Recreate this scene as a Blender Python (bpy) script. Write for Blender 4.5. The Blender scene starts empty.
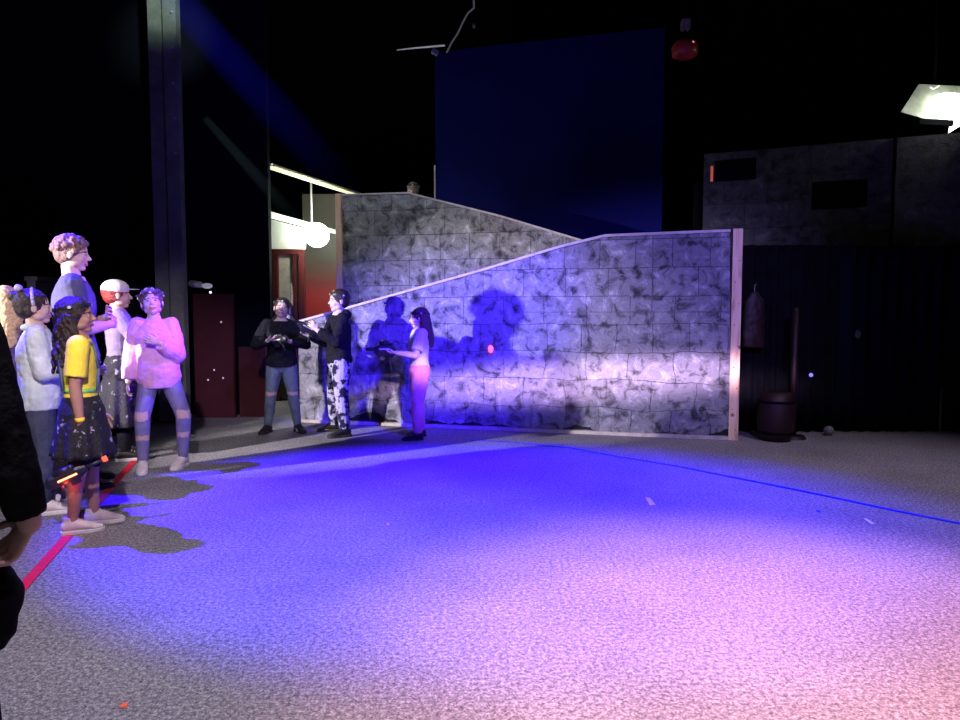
import bpy, bmesh, math, random
from mathutils import Vector as V, Matrix, Euler, noise
PI = math.pi
C = bpy.context.scene.collection
random.seed(7)

# ------------------------------------------------------------------ camera
F = 690.0; PITCH = math.atan(45/690); HC = 1.3
cd = bpy.data.cameras.new('camera'); cam = bpy.data.objects.new('camera', cd); C.objects.link(cam)
cd.sensor_width = 36; cd.lens = F/960*36; cd.clip_end = 60; cd.clip_start = .05
cam.location = (0, 0, HC); cam.rotation_euler = (PI/2-PITCH, 0, 0)
bpy.context.scene.camera = cam
sc = bpy.context.scene
sc.view_settings.view_transform = 'Standard'
sc.view_settings.look = 'None'
sc.view_settings.exposure = 0
w = bpy.data.worlds.new('world'); sc.world = w; w.use_nodes = True
w.node_tree.nodes['Background'].inputs[0].default_value = (.03, .03, .09, 1)
w.node_tree.nodes['Background'].inputs[1].default_value = .008

def ray(px, py):
    c, s = math.cos(PITCH), math.sin(PITCH)
    u = (px-480)/F; v = (360-py)/F
    return V((u, c + v*s, -s + v*c))
def P(px, py, Y):
    d = ray(px, py); d = d*(Y/d.y); return V((d.x, Y, HC+d.z))
def G(px, py):
    d = ray(px, py); d = d*(-HC/d.z); return V((d.x, d.y, 0))
def hitplane(px, py, p0, n):
    d = ray(px, py); o = V((0, 0, HC)); t = (p0-o).dot(n)/d.dot(n); return o+d*t

# ------------------------------------------------------------------ materials
def nodes(name):
    m = bpy.data.materials.new(name); m.use_nodes = True
    return m, m.node_tree, m.node_tree.nodes['Principled BSDF']
def N(t, typ, **kw):
    n = t.nodes.new(typ)
    for k, v in kw.items(): setattr(n, k, v)
    return n
def L(t, a, b): t.links.new(a, b)
def c4(c): return (c[0], c[1], c[2], 1)
def tex(t, scale, detail=4, rough=.6, obj=True):
    co = N(t, 'ShaderNodeTexCoord'); n = N(t, 'ShaderNodeTexNoise')
    n.inputs['Scale'].default_value = scale; n.inputs['Detail'].default_value = detail
    n.inputs['Roughness'].default_value = rough
    L(t, co.outputs['Object'], n.inputs['Vector']); return n
def ramp(t, src, stops):
    r = N(t, 'ShaderNodeValToRGB'); e = r.color_ramp.elements
    while len(e) < len(stops): e.new(.5)
    for i, (p, c) in enumerate(stops): e[i].position = p; e[i].color = c4(c)
    L(t, src, r.inputs[0]); return r
def mat(name, c1, c2=None, scale=30, rough=.8, bump=.2, bscale=None, lo=.35, hi=.65, metal=0, sheen=0):
    m, t, b = nodes(name); c2 = c2 or [x*.7 for x in c1]
    n = tex(t, scale); r = ramp(t, n.outputs['Fac'], [(lo, c1), (hi, c2)])
    L(t, r.outputs[0], b.inputs['Base Color'])
    b.inputs['Roughness'].default_value = rough; b.inputs['Metallic'].default_value = metal
    if rough >= .9: b.inputs['Specular IOR Level'].default_value = .05
    n2 = tex(t, bscale or scale); bp = N(t, 'ShaderNodeBump'); bp.inputs['Strength'].default_value = bump
    bp.inputs['Distance'].default_value = .02
    L(t, n2.outputs['Fac'], bp.inputs['Height']); L(t, bp.outputs[0], b.inputs['Normal'])
    return m
def emis(name, c, s):
    m, t, b = nodes(name)
    b.inputs['Base Color'].default_value = c4(c); b.inputs['Emission Color'].default_value = c4(c)
    n = tex(t, 20, 2); mr = N(t, 'ShaderNodeMapRange'); mr.inputs[3].default_value = s*.85; mr.inputs[4].default_value = s*1.1
    L(t, n.outputs['Fac'], mr.inputs[0]); L(t, mr.outputs[0], b.inputs['Emission Strength'])
    return m
def skinmat(name):
    m, t, b = nodes(name)
    a = N(t, 'ShaderNodeVertexColor'); a.layer_name = 'Col'
    n = tex(t, 60, 3); mx = N(t, 'ShaderNodeMix', data_type='RGBA', blend_type='MULTIPLY'); mx.inputs[0].default_value = .25
    L(t, a.outputs[0], mx.inputs[6]); L(t, n.outputs['Fac'], mx.inputs[7]); L(t, mx.outputs[2], b.inputs['Base Color'])
    b.inputs['Roughness'].default_value = .55
    b.inputs['Subsurface Weight'].default_value = 0
    return m
SKIN = skinmat('painted skin')

# ------------------------------------------------------------------ object helpers
def link(o, parent=None):
    C.objects.link(o)
    if parent is not None: o.parent = parent
    return o
def tag(o, label=None, cat=None, group=None, kind=None):
    if label: o['label'] = label
    if cat: o['category'] = cat
    if group: o['group'] = group
    if kind: o['kind'] = kind
    return o
def empty(name, loc=(0, 0, 0), rz=0, **kw):
    o = bpy.data.objects.new(name, None); o.location = loc; o.rotation_euler = (0, 0, rz); link(o)
    return tag(o, **kw)
def smooth(me, on=True):
    me.polygons.foreach_set('use_smooth', [on]*len(me.polygons))

class S:
    """collects closed shapes"""
    def __init__(s): s.v = []; s.f = []
    def add(s, vs, fs):
        b = len(s.v); s.v += [V(x) for x in vs]; s.f += [[i+b for i in f] for f in fs]; return s
    def box(s, c, d, rot=None, bev=0):
        c = V(c); h = V(d)/2; vs = []
        for x in (-1, 1):
            for y in (-1, 1):
                for z in (-1, 1):
                    p = V((x*h.x, y*h.y, z*h.z))
                    if rot: p = rot @ p
                    vs.append(c+p)
        return s.add(vs, [(0, 1, 3, 2), (4, 6, 7, 5), (0, 4, 5, 1), (2, 3, 7, 6), (0, 2, 6, 4), (1, 5, 7, 3)])
    def loft(s, rings, n=14):
        vs = []; fs = []
        for c, a, b in rings:
            c, a, b = V(c), V(a), V(b)
            for i in range(n):
                t = 2*PI*i/n; vs.append(c + a*math.cos(t) + b*math.sin(t))
        for k in range(len(rings)-1):
            for i in range(n):
                j = (i+1) % n; fs.append((k*n+i, k*n+j, (k+1)*n+j, (k+1)*n+i))
        fs.append(tuple(range(n))[::-1]); m = (len(rings)-1)*n; fs.append(tuple(m+i for i in range(n)))
        return s.add(vs, fs)
    def ell(s, c, r, rot=None, u=14, w=9):
        c = V(c); r = (r, r, r) if isinstance(r, (int, float)) else r
        vs = []; fs = []
        def q(x, y, z):
            p = V((x*r[0], y*r[1], z*r[2])); return c + (rot @ p if rot else p)
        vs.append(q(0, 0, 1))
        for k in range(1, w):
            a = PI*k/w
            for i in range(u): b = 2*PI*i/u; vs.append(q(math.sin(a)*math.cos(b), math.sin(a)*math.sin(b), math.cos(a)))
        vs.append(q(0, 0, -1)); e = len(vs)-1
        for i in range(u): fs.append((0, 1+i, 1+(i+1) % u))
        for k in range(w-2):
            for i in range(u):
                j = (i+1) % u; fs.append((1+k*u+i, 1+(k+1)*u+i, 1+(k+1)*u+j, 1+k*u+j))
        for i in range(u): fs.append((e, 1+(w-2)*u+(i+1) % u, 1+(w-2)*u+i))
        return s.add(vs, fs)
    def limb(s, pts, rad, r0=True, r1=True, n=14, flat=1.0, axis=None):
        """chain of tapered cylinders with ball joints"""
        pts = [V(p) for p in pts]
        for k in range(len(pts)-1):
            d = (pts[k+1]-pts[k]).normalized(); up = V((0, 0, 1)) if abs(d.z) < .9 else V((0, 1, 0))
            if axis is not None: up = V(axis)
            a = d.cross(up).normalized(); b = a.cross(d).normalized()
            s.loft([(pts[k], a*rad[k], b*rad[k]*flat), (pts[k+1], a*rad[k+1], b*rad[k+1]*flat)], n)
            if (k > 0 or r0) and flat == 1.0: s.ell(pts[k], rad[k], u=12, w=8)
        if r1 and flat == 1.0: s.ell(pts[-1], rad[-1], u=12, w=8)
        return s
    def mesh(s, name):
        me = bpy.data.meshes.new(name); me.from_pydata([tuple(v) for v in s.v], [], s.f); me.validate()
        bm = bmesh.new(); bm.from_mesh(me); bmesh.ops.recalc_face_normals(bm, faces=bm.faces); bm.to_mesh(me); bm.free()
        return me
    def plain(s, name, m, parent=None, sm=False, bev=0):
        me = s.mesh(name); me.materials.append(m); smooth(me, sm)
        o = link(bpy.data.objects.new(name, me), parent)
        if bev:
            b = o.modifiers.new('b', 'BEVEL'); b.width = bev; b.segments = 2; b.limit_method = 'ANGLE'
        return o
    def body(s, name, m, parent=None, vox=.006, it=3, fac=.5, color=None, disp=0, dscale=8):
        """union everything into one continuous surface"""
        me = s.mesh(name); t = bpy.data.objects.new('t', me); C.objects.link(t)
        r = t.modifiers.new('r', 'REMESH'); r.mode = 'VOXEL'; r.voxel_size = vox
        k = t.modifiers.new('s', 'SMOOTH'); k.iterations = it; k.factor = fac
        dg = bpy.context.evaluated_depsgraph_get(); dg.update()
        out = bpy.data.meshes.new_from_object(t.evaluated_get(dg))
        bpy.data.objects.remove(t); bpy.data.meshes.remove(me)
        out.name = name; out.materials.clear(); out.materials.append(m); smooth(out)
        if disp:
            out_n = [v.normal.copy() for v in out.vertices]
            for v, n_ in zip(out.vertices, out_n):
                d = noise.noise(v.co*dscale)*.6+noise.noise(v.co*dscale*2.3+V((3, 1, 7)))*.4
                v.co += n_*d*disp
        if color:
            ca = out.color_attributes.new('Col', 'FLOAT_COLOR', 'POINT'); buf = []
            for v in out.vertices: buf += list(color(v.co)) + [1]
            ca.data.foreach_set('color', buf)
        return link(bpy.data.objects.new(name, out), parent)

# ------------------------------------------------------------------ people
PROF = [(.45, .060, .050), (.48, .088, .062), (.52, .100, .070), (.56, .092, .062), (.61, .080, .054), (.67, .086, .058),
        (.73, .097, .064), (.78, .096, .058), (.81, .078, .048), (.83, .050, .040), (.845, .036, .036)]
def prof(z):
    if z <= PROF[0][0]: return PROF[0][1:]
    for a, b in zip(PROF, PROF[1:]):
        if z <= b[0]:
            t = (z-a[0])/(b[0]-a[0]); return (a[1]+(b[1]-a[1])*t, a[2]+(b[2]-a[2])*t)
    return PROF[-1][1:]

class Person:
    def __init__(s, label, loc, yaw, H, arms, legs=((0, 0, 0, 0), (0, 0, 0, 0)), lean=(0, 0), head=(0, 0, 0), skin=(.62, .40, .30),
                 curl=.5, hhf=.15, sh=.1, thick=1.0, spread=.09, brow=(.05, .03, .02), name='person'):
        s.H = H; s.th = thick; s.skin = skin; s.brow = brow; s.lean = lean
        s.root = empty(name, loc, yaw, label=label, cat='person')
        h = s.hh = H*hhf
        s.curl = curl
        # legs: (forward, outward, knee_forward, knee_bend_back) offsets in H for ankle, and knee
        s.hip = {}; s.knee = {}; s.ank = {}
        for k, sd in ((0, -1), (1, 1)):
            fx, ox, kf, ko = legs[k]
            s.hip[sd] = V((sd*.048*H, 0, .515*H))
            s.ank[sd] = V((sd*(.048+spread/2)*H + sd*ox*H, fx*H, .043*H))
            mid = (s.hip[sd]+s.ank[sd])/2
            s.knee[sd] = mid + V((sd*ko*H, (kf+.012)*H, .015*H))
        s.sh = {sd: s.sp(.805)+V((sd*sh*H, 0, 0)) for sd in (-1, 1)}
        s.elb = {}; s.wri = {}; s.hdir = {}; s.pal = {}
        for sd, a in ((-1, arms[0]), (1, arms[1])):
            u, f, hd, pn = [V(x).normalized() for x in a]
            s.elb[sd] = s.sh[sd]+u*.172*H; s.wri[sd] = s.elb[sd]+f*.148*H; s.hdir[sd] = hd; s.pal[sd] = pn
        s.hp = s.sp(1.0-hhf) + V((lean[0]*.0, 0, 0)); s.hp.z = H*(1-hhf)
        s.hr = Euler((head[0], head[1], head[2]), 'XYZ').to_matrix()  # pitch, roll, yaw
    def sp(s, z):
        k = max(0, z-.5); return V((s.lean[0]*k, s.lean[1]*k, z))*s.H
    def hl(s, x, y, z): return s.hp + s.hr @ (V((x, y, z))*s.hh)
    def torso(s, q, z0, z1, off=0, loose=0, n=9, flare=0, nn=22):
        rings = []
        for i in range(n+1):
            z = z0+(z1-z0)*i/n; rx, ry = prof(z); k = 1-i/n; of = off*(1-.72*min(1, max(0, (z-.76)/.07)))
            rx = rx*s.th*s.H+of+flare*k; ry = ry*s.th*s.H+of+flare*k*.8
            if loose and z < .76:
                rx = rx*(1-loose)+.1*s.H*loose+off*loose; ry = ry*(1-loose)+.075*s.H*loose+off*loose
            c = s.sp(z); rings.append((c, (rx, 0, 0), (0, ry, 0)))
        q.loft(rings, nn)
    def hand(s, q, sd):
        k = s.H*.105/.19; w0 = s.wri[sd]; d = s.hdir[sd]; pn = s.pal[sd]
        pn = (pn - d*pn.dot(d)).normalized(); side = d.cross(pn).normalized()*sd   # side: towards thumb
        R = Matrix((side, d, pn)).transposed()
        q.loft([(w0-d*.01*k, side*.021*k, pn*.016*k), (w0+d*.03*k, side*.034*k, pn*.015*k), (w0+d*.075*k, side*.041*k, pn*.014*k),
                (w0+d*.092*k, side*.036*k, pn*.010*k)], 14)
        for i, (o, ln) in enumerate(((.031, .070), (.0105, .080), (-.0105, .074), (-.031, .058))):
            b = w0+d*.085*k+side*o*k; dd = (d+side*o*4.5).normalized(); p = [b]; a = s.curl*(.75+.12*i)
            for seg, fr in enumerate((.42, .32, .26)):
                ang = a*(seg+.6); v = dd*math.cos(ang)+pn*math.sin(ang); p.append(p[-1]+v*ln*fr*k)
            q.limb(p, [.0095*k, .0088*k, .0080*k, .0068*k], n=8)
        b = w0+d*.028*k+side*.024*k
        v1 = (side*.75+d*.6+pn*.25).normalized(); v2 = (side*.3+d*.85+pn*.4*(.5+s.curl)).normalized()
        q.limb([b, b+v1*.032*k, b+v1*.032*k+v2*.028*k, b+v1*.032*k+v2*.050*k], [.0145*k, .0115*k, .0105*k, .008*k], n=8)
    def body(s, vox=.0042):
        q = S(); H = s.H; t = s.th; hh = s.hh; r = s.hr
        s.torso(q, .45, .845)
        nb = s.sp(.82); q.limb([nb, s.hl(0, -.08, .12)+V((0, 0, .0)), s.hl(0, -.05, .3)], [.036*H, .031*H, .030*H])
        # head
        q.ell(s.hl(0, -.06, .60), (.35*hh, .43*hh, .40*hh), r, 20, 14)
        q.ell(s.hl(0, .08, .40), (.285*hh, .31*hh, .37*hh), r, 20, 14)
        q.ell(s.hl(0, .22, .10), (.13*hh, .13*hh, .085*hh), r)
        for x in (-1, 1):
            q.ell(s.hl(x*.15, .24, .36), (.11*hh, .11*hh, .11*hh), r)
            q.ell(s.hl(x*.36, -.02, .45), (.035*hh, .085*hh, .125*hh), r)
            q.ell(s.hl(x*.17, .05, .22), (.12*hh, .18*hh, .12*hh), r)
            q.ell(s.hl(x*.13, .305, .49), (.065*hh, .055*hh, .05*hh), r)
        q.ell(s.hl(0, .31, .575), (.21*hh, .07*hh, .045*hh), r)
        q.limb([s.hl(0, .36, .52), s.hl(0, .44, .385)], [.032*hh, .055*hh])
        q.ell(s.hl(0, .40, .365), (.085*hh, .05*hh, .035*hh), r)
        q.ell(s.hl(0, .355, .245), (.10*hh, .05*hh, .028*hh), r); q.ell(s.hl(0, .35, .20), (.085*hh, .05*hh, .028*hh), r)
        for sd in (-1, 1):
            q.limb([s.sp(.80)+V((sd*.05*H, 0, -.01*H)), s.sh[sd]], [.036*H*t, .034*H*t])
            m1 = s.sh[sd].lerp(s.elb[sd], .4); m2 = s.elb[sd].lerp(s.wri[sd], .3)
            q.limb([s.sh[sd], m1, s.elb[sd], m2, s.wri[sd]], [.032*H*t, .029*H*t, .023*H, .0245*H*t, .0155*H])
            s.hand(q, sd)
            m1 = s.hip[sd].lerp(s.knee[sd], .35); m2 = s.knee[sd].lerp(s.ank[sd], .28)
            m2 = m2 + V((0, -.008*H, 0))
            q.limb([s.hip[sd], m1, s.knee[sd], m2, s.knee[sd].lerp(s.ank[sd], .7), s.ank[sd]], [.056*H*t, .050*H*t, .034*H, .036*H*t, .025*H, .021*H])
            q.limb([s.ank[sd], s.ank[sd]+V((sd*.003*H, .065*H, -.026*H))], [.019*H, .009*H])
        sk = V(s.skin); inv = s.hr.transposed()
        def col(p):
            d = inv @ (p-s.hp)/hh
            if d.z > -.1 and (p-s.hp).length < 1.4*hh and d.y > .15:
                for x in (-.13, .13):
                    ex = (d.x-x)/.062; ez = (d.z-.495)/.024
                    if ex*ex+ez*ez < 1:
                        if abs(ex) < .45: return (.02, .012, .01)
                        return (.42, .40, .40)
                    if abs(d.x-x) < .095 and .565 < d.z + .15*(abs(d.x)-.13) < .60: return s.brow
                if abs(d.x) < .11 and .185 < d.z < .26:
                    if abs(d.z-.222) < .008: return tuple(sk*.25)
                    return (sk.x*.95, sk.y*.5, sk.z*.5)
            return tuple(sk)
        return q.body('body', SKIN, s.root, vox, 3, .5, col)
    def top(s, m, name='shirt', off=.012, hem=.49, sleeve='long', loose=0, flare=0, sl_off=None, disp=.005, cut=.78, neck=.828, hood=False, vox=.006):
        q = S(); H = s.H; t = s.th; o = off; so = sl_off or off
        s.torso(q, hem, neck, off, loose, 12, flare)
        for sd in (-1, 1):
            q.limb([s.sp(.80)+V((sd*.045*H, 0, -.012*H)), s.sh[sd]], [.034*H*t+o*.5, .034*H*t+o*.5])
            if sleeve == 'long':
                m1 = s.sh[sd].lerp(s.elb[sd], .4); e = s.elb[sd].lerp(s.wri[sd], .93)
                q.limb([s.sh[sd], m1, s.elb[sd], s.elb[sd].lerp(s.wri[sd], .55), e], [.033*H*t+so*.55, .031*H*t+so, .026*H+so, .023*H+so*1.0, .017*H+so*.8], r1=False)
            elif sleeve == 'short':
                e = s.sh[sd].lerp(s.elb[sd], cut)
                q.limb([s.sh[sd], e], [.035*H*t+so, .031*H*t+so*1.4], r1=False)
        if hood:
            q.ell(s.sp(.83)+V((0, -.045*H, 0)), (.075*H, .045*H, .04*H))
        return q.body(name, m, s.root, vox, 2, .5, None, disp, 14)
    def trousers(s, m, name='trousers', off=.009, top=.57, bot=.96, flare=0, disp=.004, knee=None, color=None):
        q = S(); H = s.H; t = s.th
        s.torso(q, .455, top, off, 0, 6)
        for sd in (-1, 1):
            m1 = s.hip[sd].lerp(s.knee[sd], .4); e = s.knee[sd].lerp(s.ank[sd], bot)
            if bot > .3:
                q.limb([s.hip[sd], m1, s.knee[sd], s.knee[sd].lerp(s.ank[sd], .35), e],
                       [.058*H*t+off*.8, .052*H*t+off, .036*H+off, .034*H+off+flare*.4, .023*H+off+flare], r1=False)
            else:
                q.limb([s.hip[sd], m1, s.knee[sd], s.knee[sd].lerp(s.ank[sd], bot)], [.058*H*t+off, .054*H*t+off+flare*.5, .042*H+off+flare, .04*H+off+flare], r1=False)
        return q.body(name, m, s.root, .006, 2, .5, color, disp, 16)
    def skirt(s, m, z0, z1=.6, fl=.1, name='skirt', pleat=10, off=.012):
        H = s.H; n = 80; vs = []; rows = 14
        for k in range(rows+1):
            t = k/rows; z = z1+(z0-z1)*t; rx, ry = prof(max(z1-.04, .52) if t > .4 else z)
            for i in range(n):
                a = 2*PI*i/n; w_ = 1+.07*t*math.sin(a*pleat+1.2*math.sin(a*2))
                x = (rx*H*s.th+off+fl*H*t)*w_; y = (ry*H*s.th+off+fl*H*t*.9)*w_
                c = s.sp(z); vs.append((c.x+x*math.cos(a), c.y+y*math.sin(a), z*H))
        fs = [(k*n+i, k*n+(i+1) % n, (k+1)*n+(i+1) % n, (k+1)*n+i) for k in range(rows) for i in range(n)]
        q = S().add(vs, fs); o = q.plain(name, m, s.root, True)
        so = o.modifiers.new('s', 'SOLIDIFY'); so.thickness = .005
        return o
    def shoes(s, m, sole, toes=(0, 0), hi=0, pair=('shoe', 'shoe')):
        H = s.H; k = H*.155/.24
        for i, sd in enumerate((-1, 1)):
            a = -toes[i]*1.0; R = Matrix.Rotation(a, 3, 'Z'); o = V((s.ank[sd].x, s.ank[sd].y, 0))
            def T(x, y, z): return o + R @ (V((x, y, z))*k)
            def X(v): return R @ (V((v, 0, 0))*k)
            def ring(y, z0, z1, w_): return (T(0, y, (z0+z1)/2), X(w_), V((0, 0, (z1-z0)/2*k)))
            q = S()
            q.loft([ring(-.062, .03, .075, .022), ring(-.05, .015, .09, .034), ring(-.01, .015, .112+hi, .039), ring(.03, .015, .104+hi*.4, .040),
                    ring(.08, .015, .080, .043), ring(.13, .015, .055, .045), ring(.165, .018, .045, .036), ring(.182, .022, .036, .018)], 16)
            q.loft([(T(0, -.012, .07), X(.034), R @ V((0, .044*k, 0))), (T(0, -.014, .115+hi), X(.033), R @ V((0, .042*k, 0)))], 16)
            sh = q.body('shoe', m, s.root, .004, 3, .5)
            q = S(); pts = []; 
            for y, w_ in ((-.068, .018), (-.055, .036), (-.01, .040), (.04, .038), (.09, .044), (.135, .047), (.17, .038), (.19, .018)):
                pts.append((y, w_))
            out = [T(-w_, y, 0) for y, w_ in pts]+[T(w_, y, 0) for y, w_ in reversed(pts)]
            n = len(out); up = [p+V((0, 0, .026*k)) for p in out]
            q.add(out+up, [tuple(range(n))[::-1], tuple(range(n, 2*n))]+[(j, (j+1) % n, n+(j+1) % n, n+j) for j in range(n)])
            q.plain('sole', sole, sh, False, .004)
            q = S()
            for j in range(4):
                y = .035+.022*j; z = .10-.012*j+.003
                q.limb([T(-.022, y, z-.006), T(0, y+.004, z+.002), T(.022, y, z-.006)], [.0035*k]*3, n=6)
            q.plain('laces', sole, sh, True)
    def haircap(s, q, th=.045, back=.0, low=.28):
        hh = s.hh; r = s.hr
        q.ell(s.hl(0, -.11, .64), ((.35+th)*hh, (.42+th)*hh, (.385+th)*hh), r, 20, 14)
        q.ell(s.hl(0, -.22, .45), ((.31+th)*hh, (.26+th)*hh, (.30)*hh), r)
        for x in (-1, 1): q.ell(s.hl(x*.31, -.12, .48), (.07*hh, .15*hh, .22*hh), r)
    def hair(s, m, style='short', name='hair'):
        q = S(); hh = s.hh; r = s.hr; rnd = random.Random(len(style)*7+int(s.H*1000)); disp = .004
        # fringe line kept off the face: shift cap backward
        s.haircap(q)
        if style == 'curly':
            for i in range(150):
                a = rnd.uniform(0, 2*PI); e = rnd.uniform(-.15, 1)
                x = math.cos(a)*math.sqrt(max(0, 1-max(e, 0)**2)); y = math.sin(a)*math.sqrt(max(0, 1-max(e, 0)**2))
                if y > .55 and e < .45: continue
                q.ell(s.hl(x*.42, -.08+y*.47, .62+e*.42), rnd.uniform(.05, .10)*hh, None, 8, 6)
        elif style == 'long':
            for i in range(26):
                a = PI*(.98+1.04*i/25); x = math.cos(a)*.38; y = -.1+math.sin(a)*.42
                L_ = rnd.uniform(.75, 1.0)
                q.limb([s.hl(x, y, .6), s.hl(x*1.12, y-.05, .2), s.hp+V((x*.42/.38, y-.15, -L_*.45))*hh, s.hp+V((x*1.0, y-.2, -L_*1.0))*hh],
                       [.075*hh, .085*hh, .08*hh, .04*hh], n=8)
        elif style == 'curls':
            for i in range(22):
                a = PI*(.95+1.1*i/21); x = math.cos(a)*.38; y = -.1+math.sin(a)*.42; p = []; L_ = rnd.uniform(.7, 1.1)
                for k in range(11):
                    t = k/10; ph = t*14+i; p.append(s.hp+V((x*1.15+.05*math.cos(ph), y-.1*t+.05*math.sin(ph), .5-t*(.5+L_)))*hh)
                q.limb(p, [.06*hh]*11, n=7)
        elif style == 'ponytail':
            q.ell(s.hl(0, -.55, .66), (.13*hh, .12*hh, .13*hh), r)
            for k in range(7):
                x = rnd.uniform(-.08, .08); y = rnd.uniform(-.08, .08)
                q.limb([s.hl(x*.5, -.55, .7), s.hl(x, -.74+y, .5), s.hl(x*1.4, -.78+y, .1), s.hl(x, -.72+y, -.35), s.hl(x*.3, -.66, -.7)], [.09*hh, .10*hh, .10*hh, .075*hh, .03*hh], n=8)
        elif style == 'bun':
            q.ell(s.hl(0, -.5, .85), (.17*hh, .16*hh, .16*hh), r)
        elif style == 'tousled':
            for i in range(60):
                a = rnd.uniform(0, 2*PI); e = rnd.uniform(.1, 1); c_ = math.sqrt(max(0, 1-e*e))
                x = math.cos(a)*c_; y = math.sin(a)*c_
                b = s.hl(x*.36, -.1+y*.42, .64+e*.36)
                q.limb([b, b+(s.hr @ V((x*.08+rnd.uniform(-.06, .06), y*.08+.05, .07)))*hh], [.06*hh, .025*hh], n=7)
        return q.body(name, m, s.root, .0055, 2, .4, None, disp, 40)
    def headset(s, m, led, name='headband_sensor'):
        hh = s.hh; q = S(); n = 40; rings = []
        vs = []; fs = []
        for i in range(n):
            a = 2*PI*i/n
            for rr, zz in ((1.0, -.035), (1.04, -.035), (1.04, .035), (1.0, .035)):
                vs.append(s.hl(math.cos(a)*.392*rr, -.10+math.sin(a)*.455*rr, .74+.06*math.sin(a)+zz))
        for i in range(n):
            j = (i+1) % n
            for k in range(4): fs.append((i*4+k, j*4+k, j*4+(k+1) % 4, i*4+(k+1) % 4))
        q.add(vs, fs)
        hs = q.plain(name, m, s.root, False)
        for a in (0, PI/2, PI, 1.5*PI):
            c = s.hl(math.cos(a)*.405, -.10+math.sin(a)*.47, .74+.06*math.sin(a)); R = s.hr @ Matrix.Rotation(a, 3, 'Z')
            qq = S().box(c, (.06*hh, .15*hh, .11*hh), R); pod = qq.plain('sensor_pod', m, hs, False, .003)
            S().ell(c+R @ V((.03*hh, 0, 0)), (.012*hh, .05*hh, .04*hh), R).plain('sensor_light', led, pod, True)
        return hs

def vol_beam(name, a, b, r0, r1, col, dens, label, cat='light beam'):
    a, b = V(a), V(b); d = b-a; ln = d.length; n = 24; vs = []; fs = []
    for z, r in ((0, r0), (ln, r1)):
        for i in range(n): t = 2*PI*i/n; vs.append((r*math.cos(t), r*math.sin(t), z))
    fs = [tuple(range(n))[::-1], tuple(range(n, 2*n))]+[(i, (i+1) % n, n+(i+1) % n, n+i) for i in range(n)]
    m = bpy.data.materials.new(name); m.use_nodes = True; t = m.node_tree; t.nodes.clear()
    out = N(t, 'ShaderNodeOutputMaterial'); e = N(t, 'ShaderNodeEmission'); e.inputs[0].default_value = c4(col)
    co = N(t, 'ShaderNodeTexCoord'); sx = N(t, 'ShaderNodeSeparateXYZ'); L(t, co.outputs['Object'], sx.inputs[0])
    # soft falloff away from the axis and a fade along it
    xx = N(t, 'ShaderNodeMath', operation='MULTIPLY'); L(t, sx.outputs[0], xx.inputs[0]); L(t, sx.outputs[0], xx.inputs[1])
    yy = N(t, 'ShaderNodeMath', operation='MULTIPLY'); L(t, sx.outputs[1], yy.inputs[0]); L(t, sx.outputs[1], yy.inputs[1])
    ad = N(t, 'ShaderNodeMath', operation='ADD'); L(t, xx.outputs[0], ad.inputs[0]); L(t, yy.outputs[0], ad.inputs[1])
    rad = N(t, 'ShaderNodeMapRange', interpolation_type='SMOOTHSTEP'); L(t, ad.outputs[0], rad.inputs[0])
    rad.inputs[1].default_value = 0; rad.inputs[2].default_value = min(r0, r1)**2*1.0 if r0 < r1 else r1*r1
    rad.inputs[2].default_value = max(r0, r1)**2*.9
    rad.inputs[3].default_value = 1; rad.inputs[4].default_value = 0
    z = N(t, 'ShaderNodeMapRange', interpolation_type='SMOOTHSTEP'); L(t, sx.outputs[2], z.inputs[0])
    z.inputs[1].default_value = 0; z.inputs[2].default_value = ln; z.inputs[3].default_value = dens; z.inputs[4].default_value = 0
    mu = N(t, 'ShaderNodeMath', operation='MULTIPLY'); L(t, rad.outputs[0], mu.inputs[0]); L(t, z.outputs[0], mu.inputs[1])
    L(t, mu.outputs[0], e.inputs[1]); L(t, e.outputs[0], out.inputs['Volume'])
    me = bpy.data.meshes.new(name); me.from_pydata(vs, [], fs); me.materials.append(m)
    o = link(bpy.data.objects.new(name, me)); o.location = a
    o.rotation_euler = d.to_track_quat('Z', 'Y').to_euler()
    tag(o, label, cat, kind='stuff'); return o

# ------------------------------------------------------------------ setting
def carpet():
    m, t, b = nodes('grey carpet')
    n1 = tex(t, 55, 5, .8); n2 = tex(t, 1.3, 4, .6); n3 = tex(t, 130, 3, .9)
    r1 = ramp(t, n1.outputs['Fac'], [(.34, (.14, .14, .145)), (.5, (.46, .46, .46)), (.62, (.85, .85, .84))])
    r3 = ramp(t, n3.outputs['Fac'], [(.36, (.28, .28, .28)), (.62, (1, 1, 1))])
    r2 = ramp(t, n2.outputs['Fac'], [(.3, (.72, .72, .72)), (.7, (1, 1, 1))])
    mx = N(t, 'ShaderNodeMix', data_type='RGBA', blend_type='MULTIPLY'); mx.inputs[0].default_value = 1
    L(t, r1.outputs[0], mx.inputs[6]); L(t, r3.outputs[0], mx.inputs[7])
    m2 = N(t, 'ShaderNodeMix', data_type='RGBA', blend_type='MULTIPLY'); m2.inputs[0].default_value = 1
    L(t, mx.outputs[2], m2.inputs[6]); L(t, r2.outputs[0], m2.inputs[7]); L(t, m2.outputs[2], b.inputs['Base Color'])
    bp = N(t, 'ShaderNodeBump'); bp.inputs['Strength'].default_value = .9; bp.inputs['Distance'].default_value = .012
    L(t, n1.outputs['Fac'], bp.inputs['Height']); L(t, bp.outputs[0], b.inputs['Normal'])
    b.inputs['Roughness'].default_value = .95; b.inputs['Specular IOR Level'].default_value = .1
    return m
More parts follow.
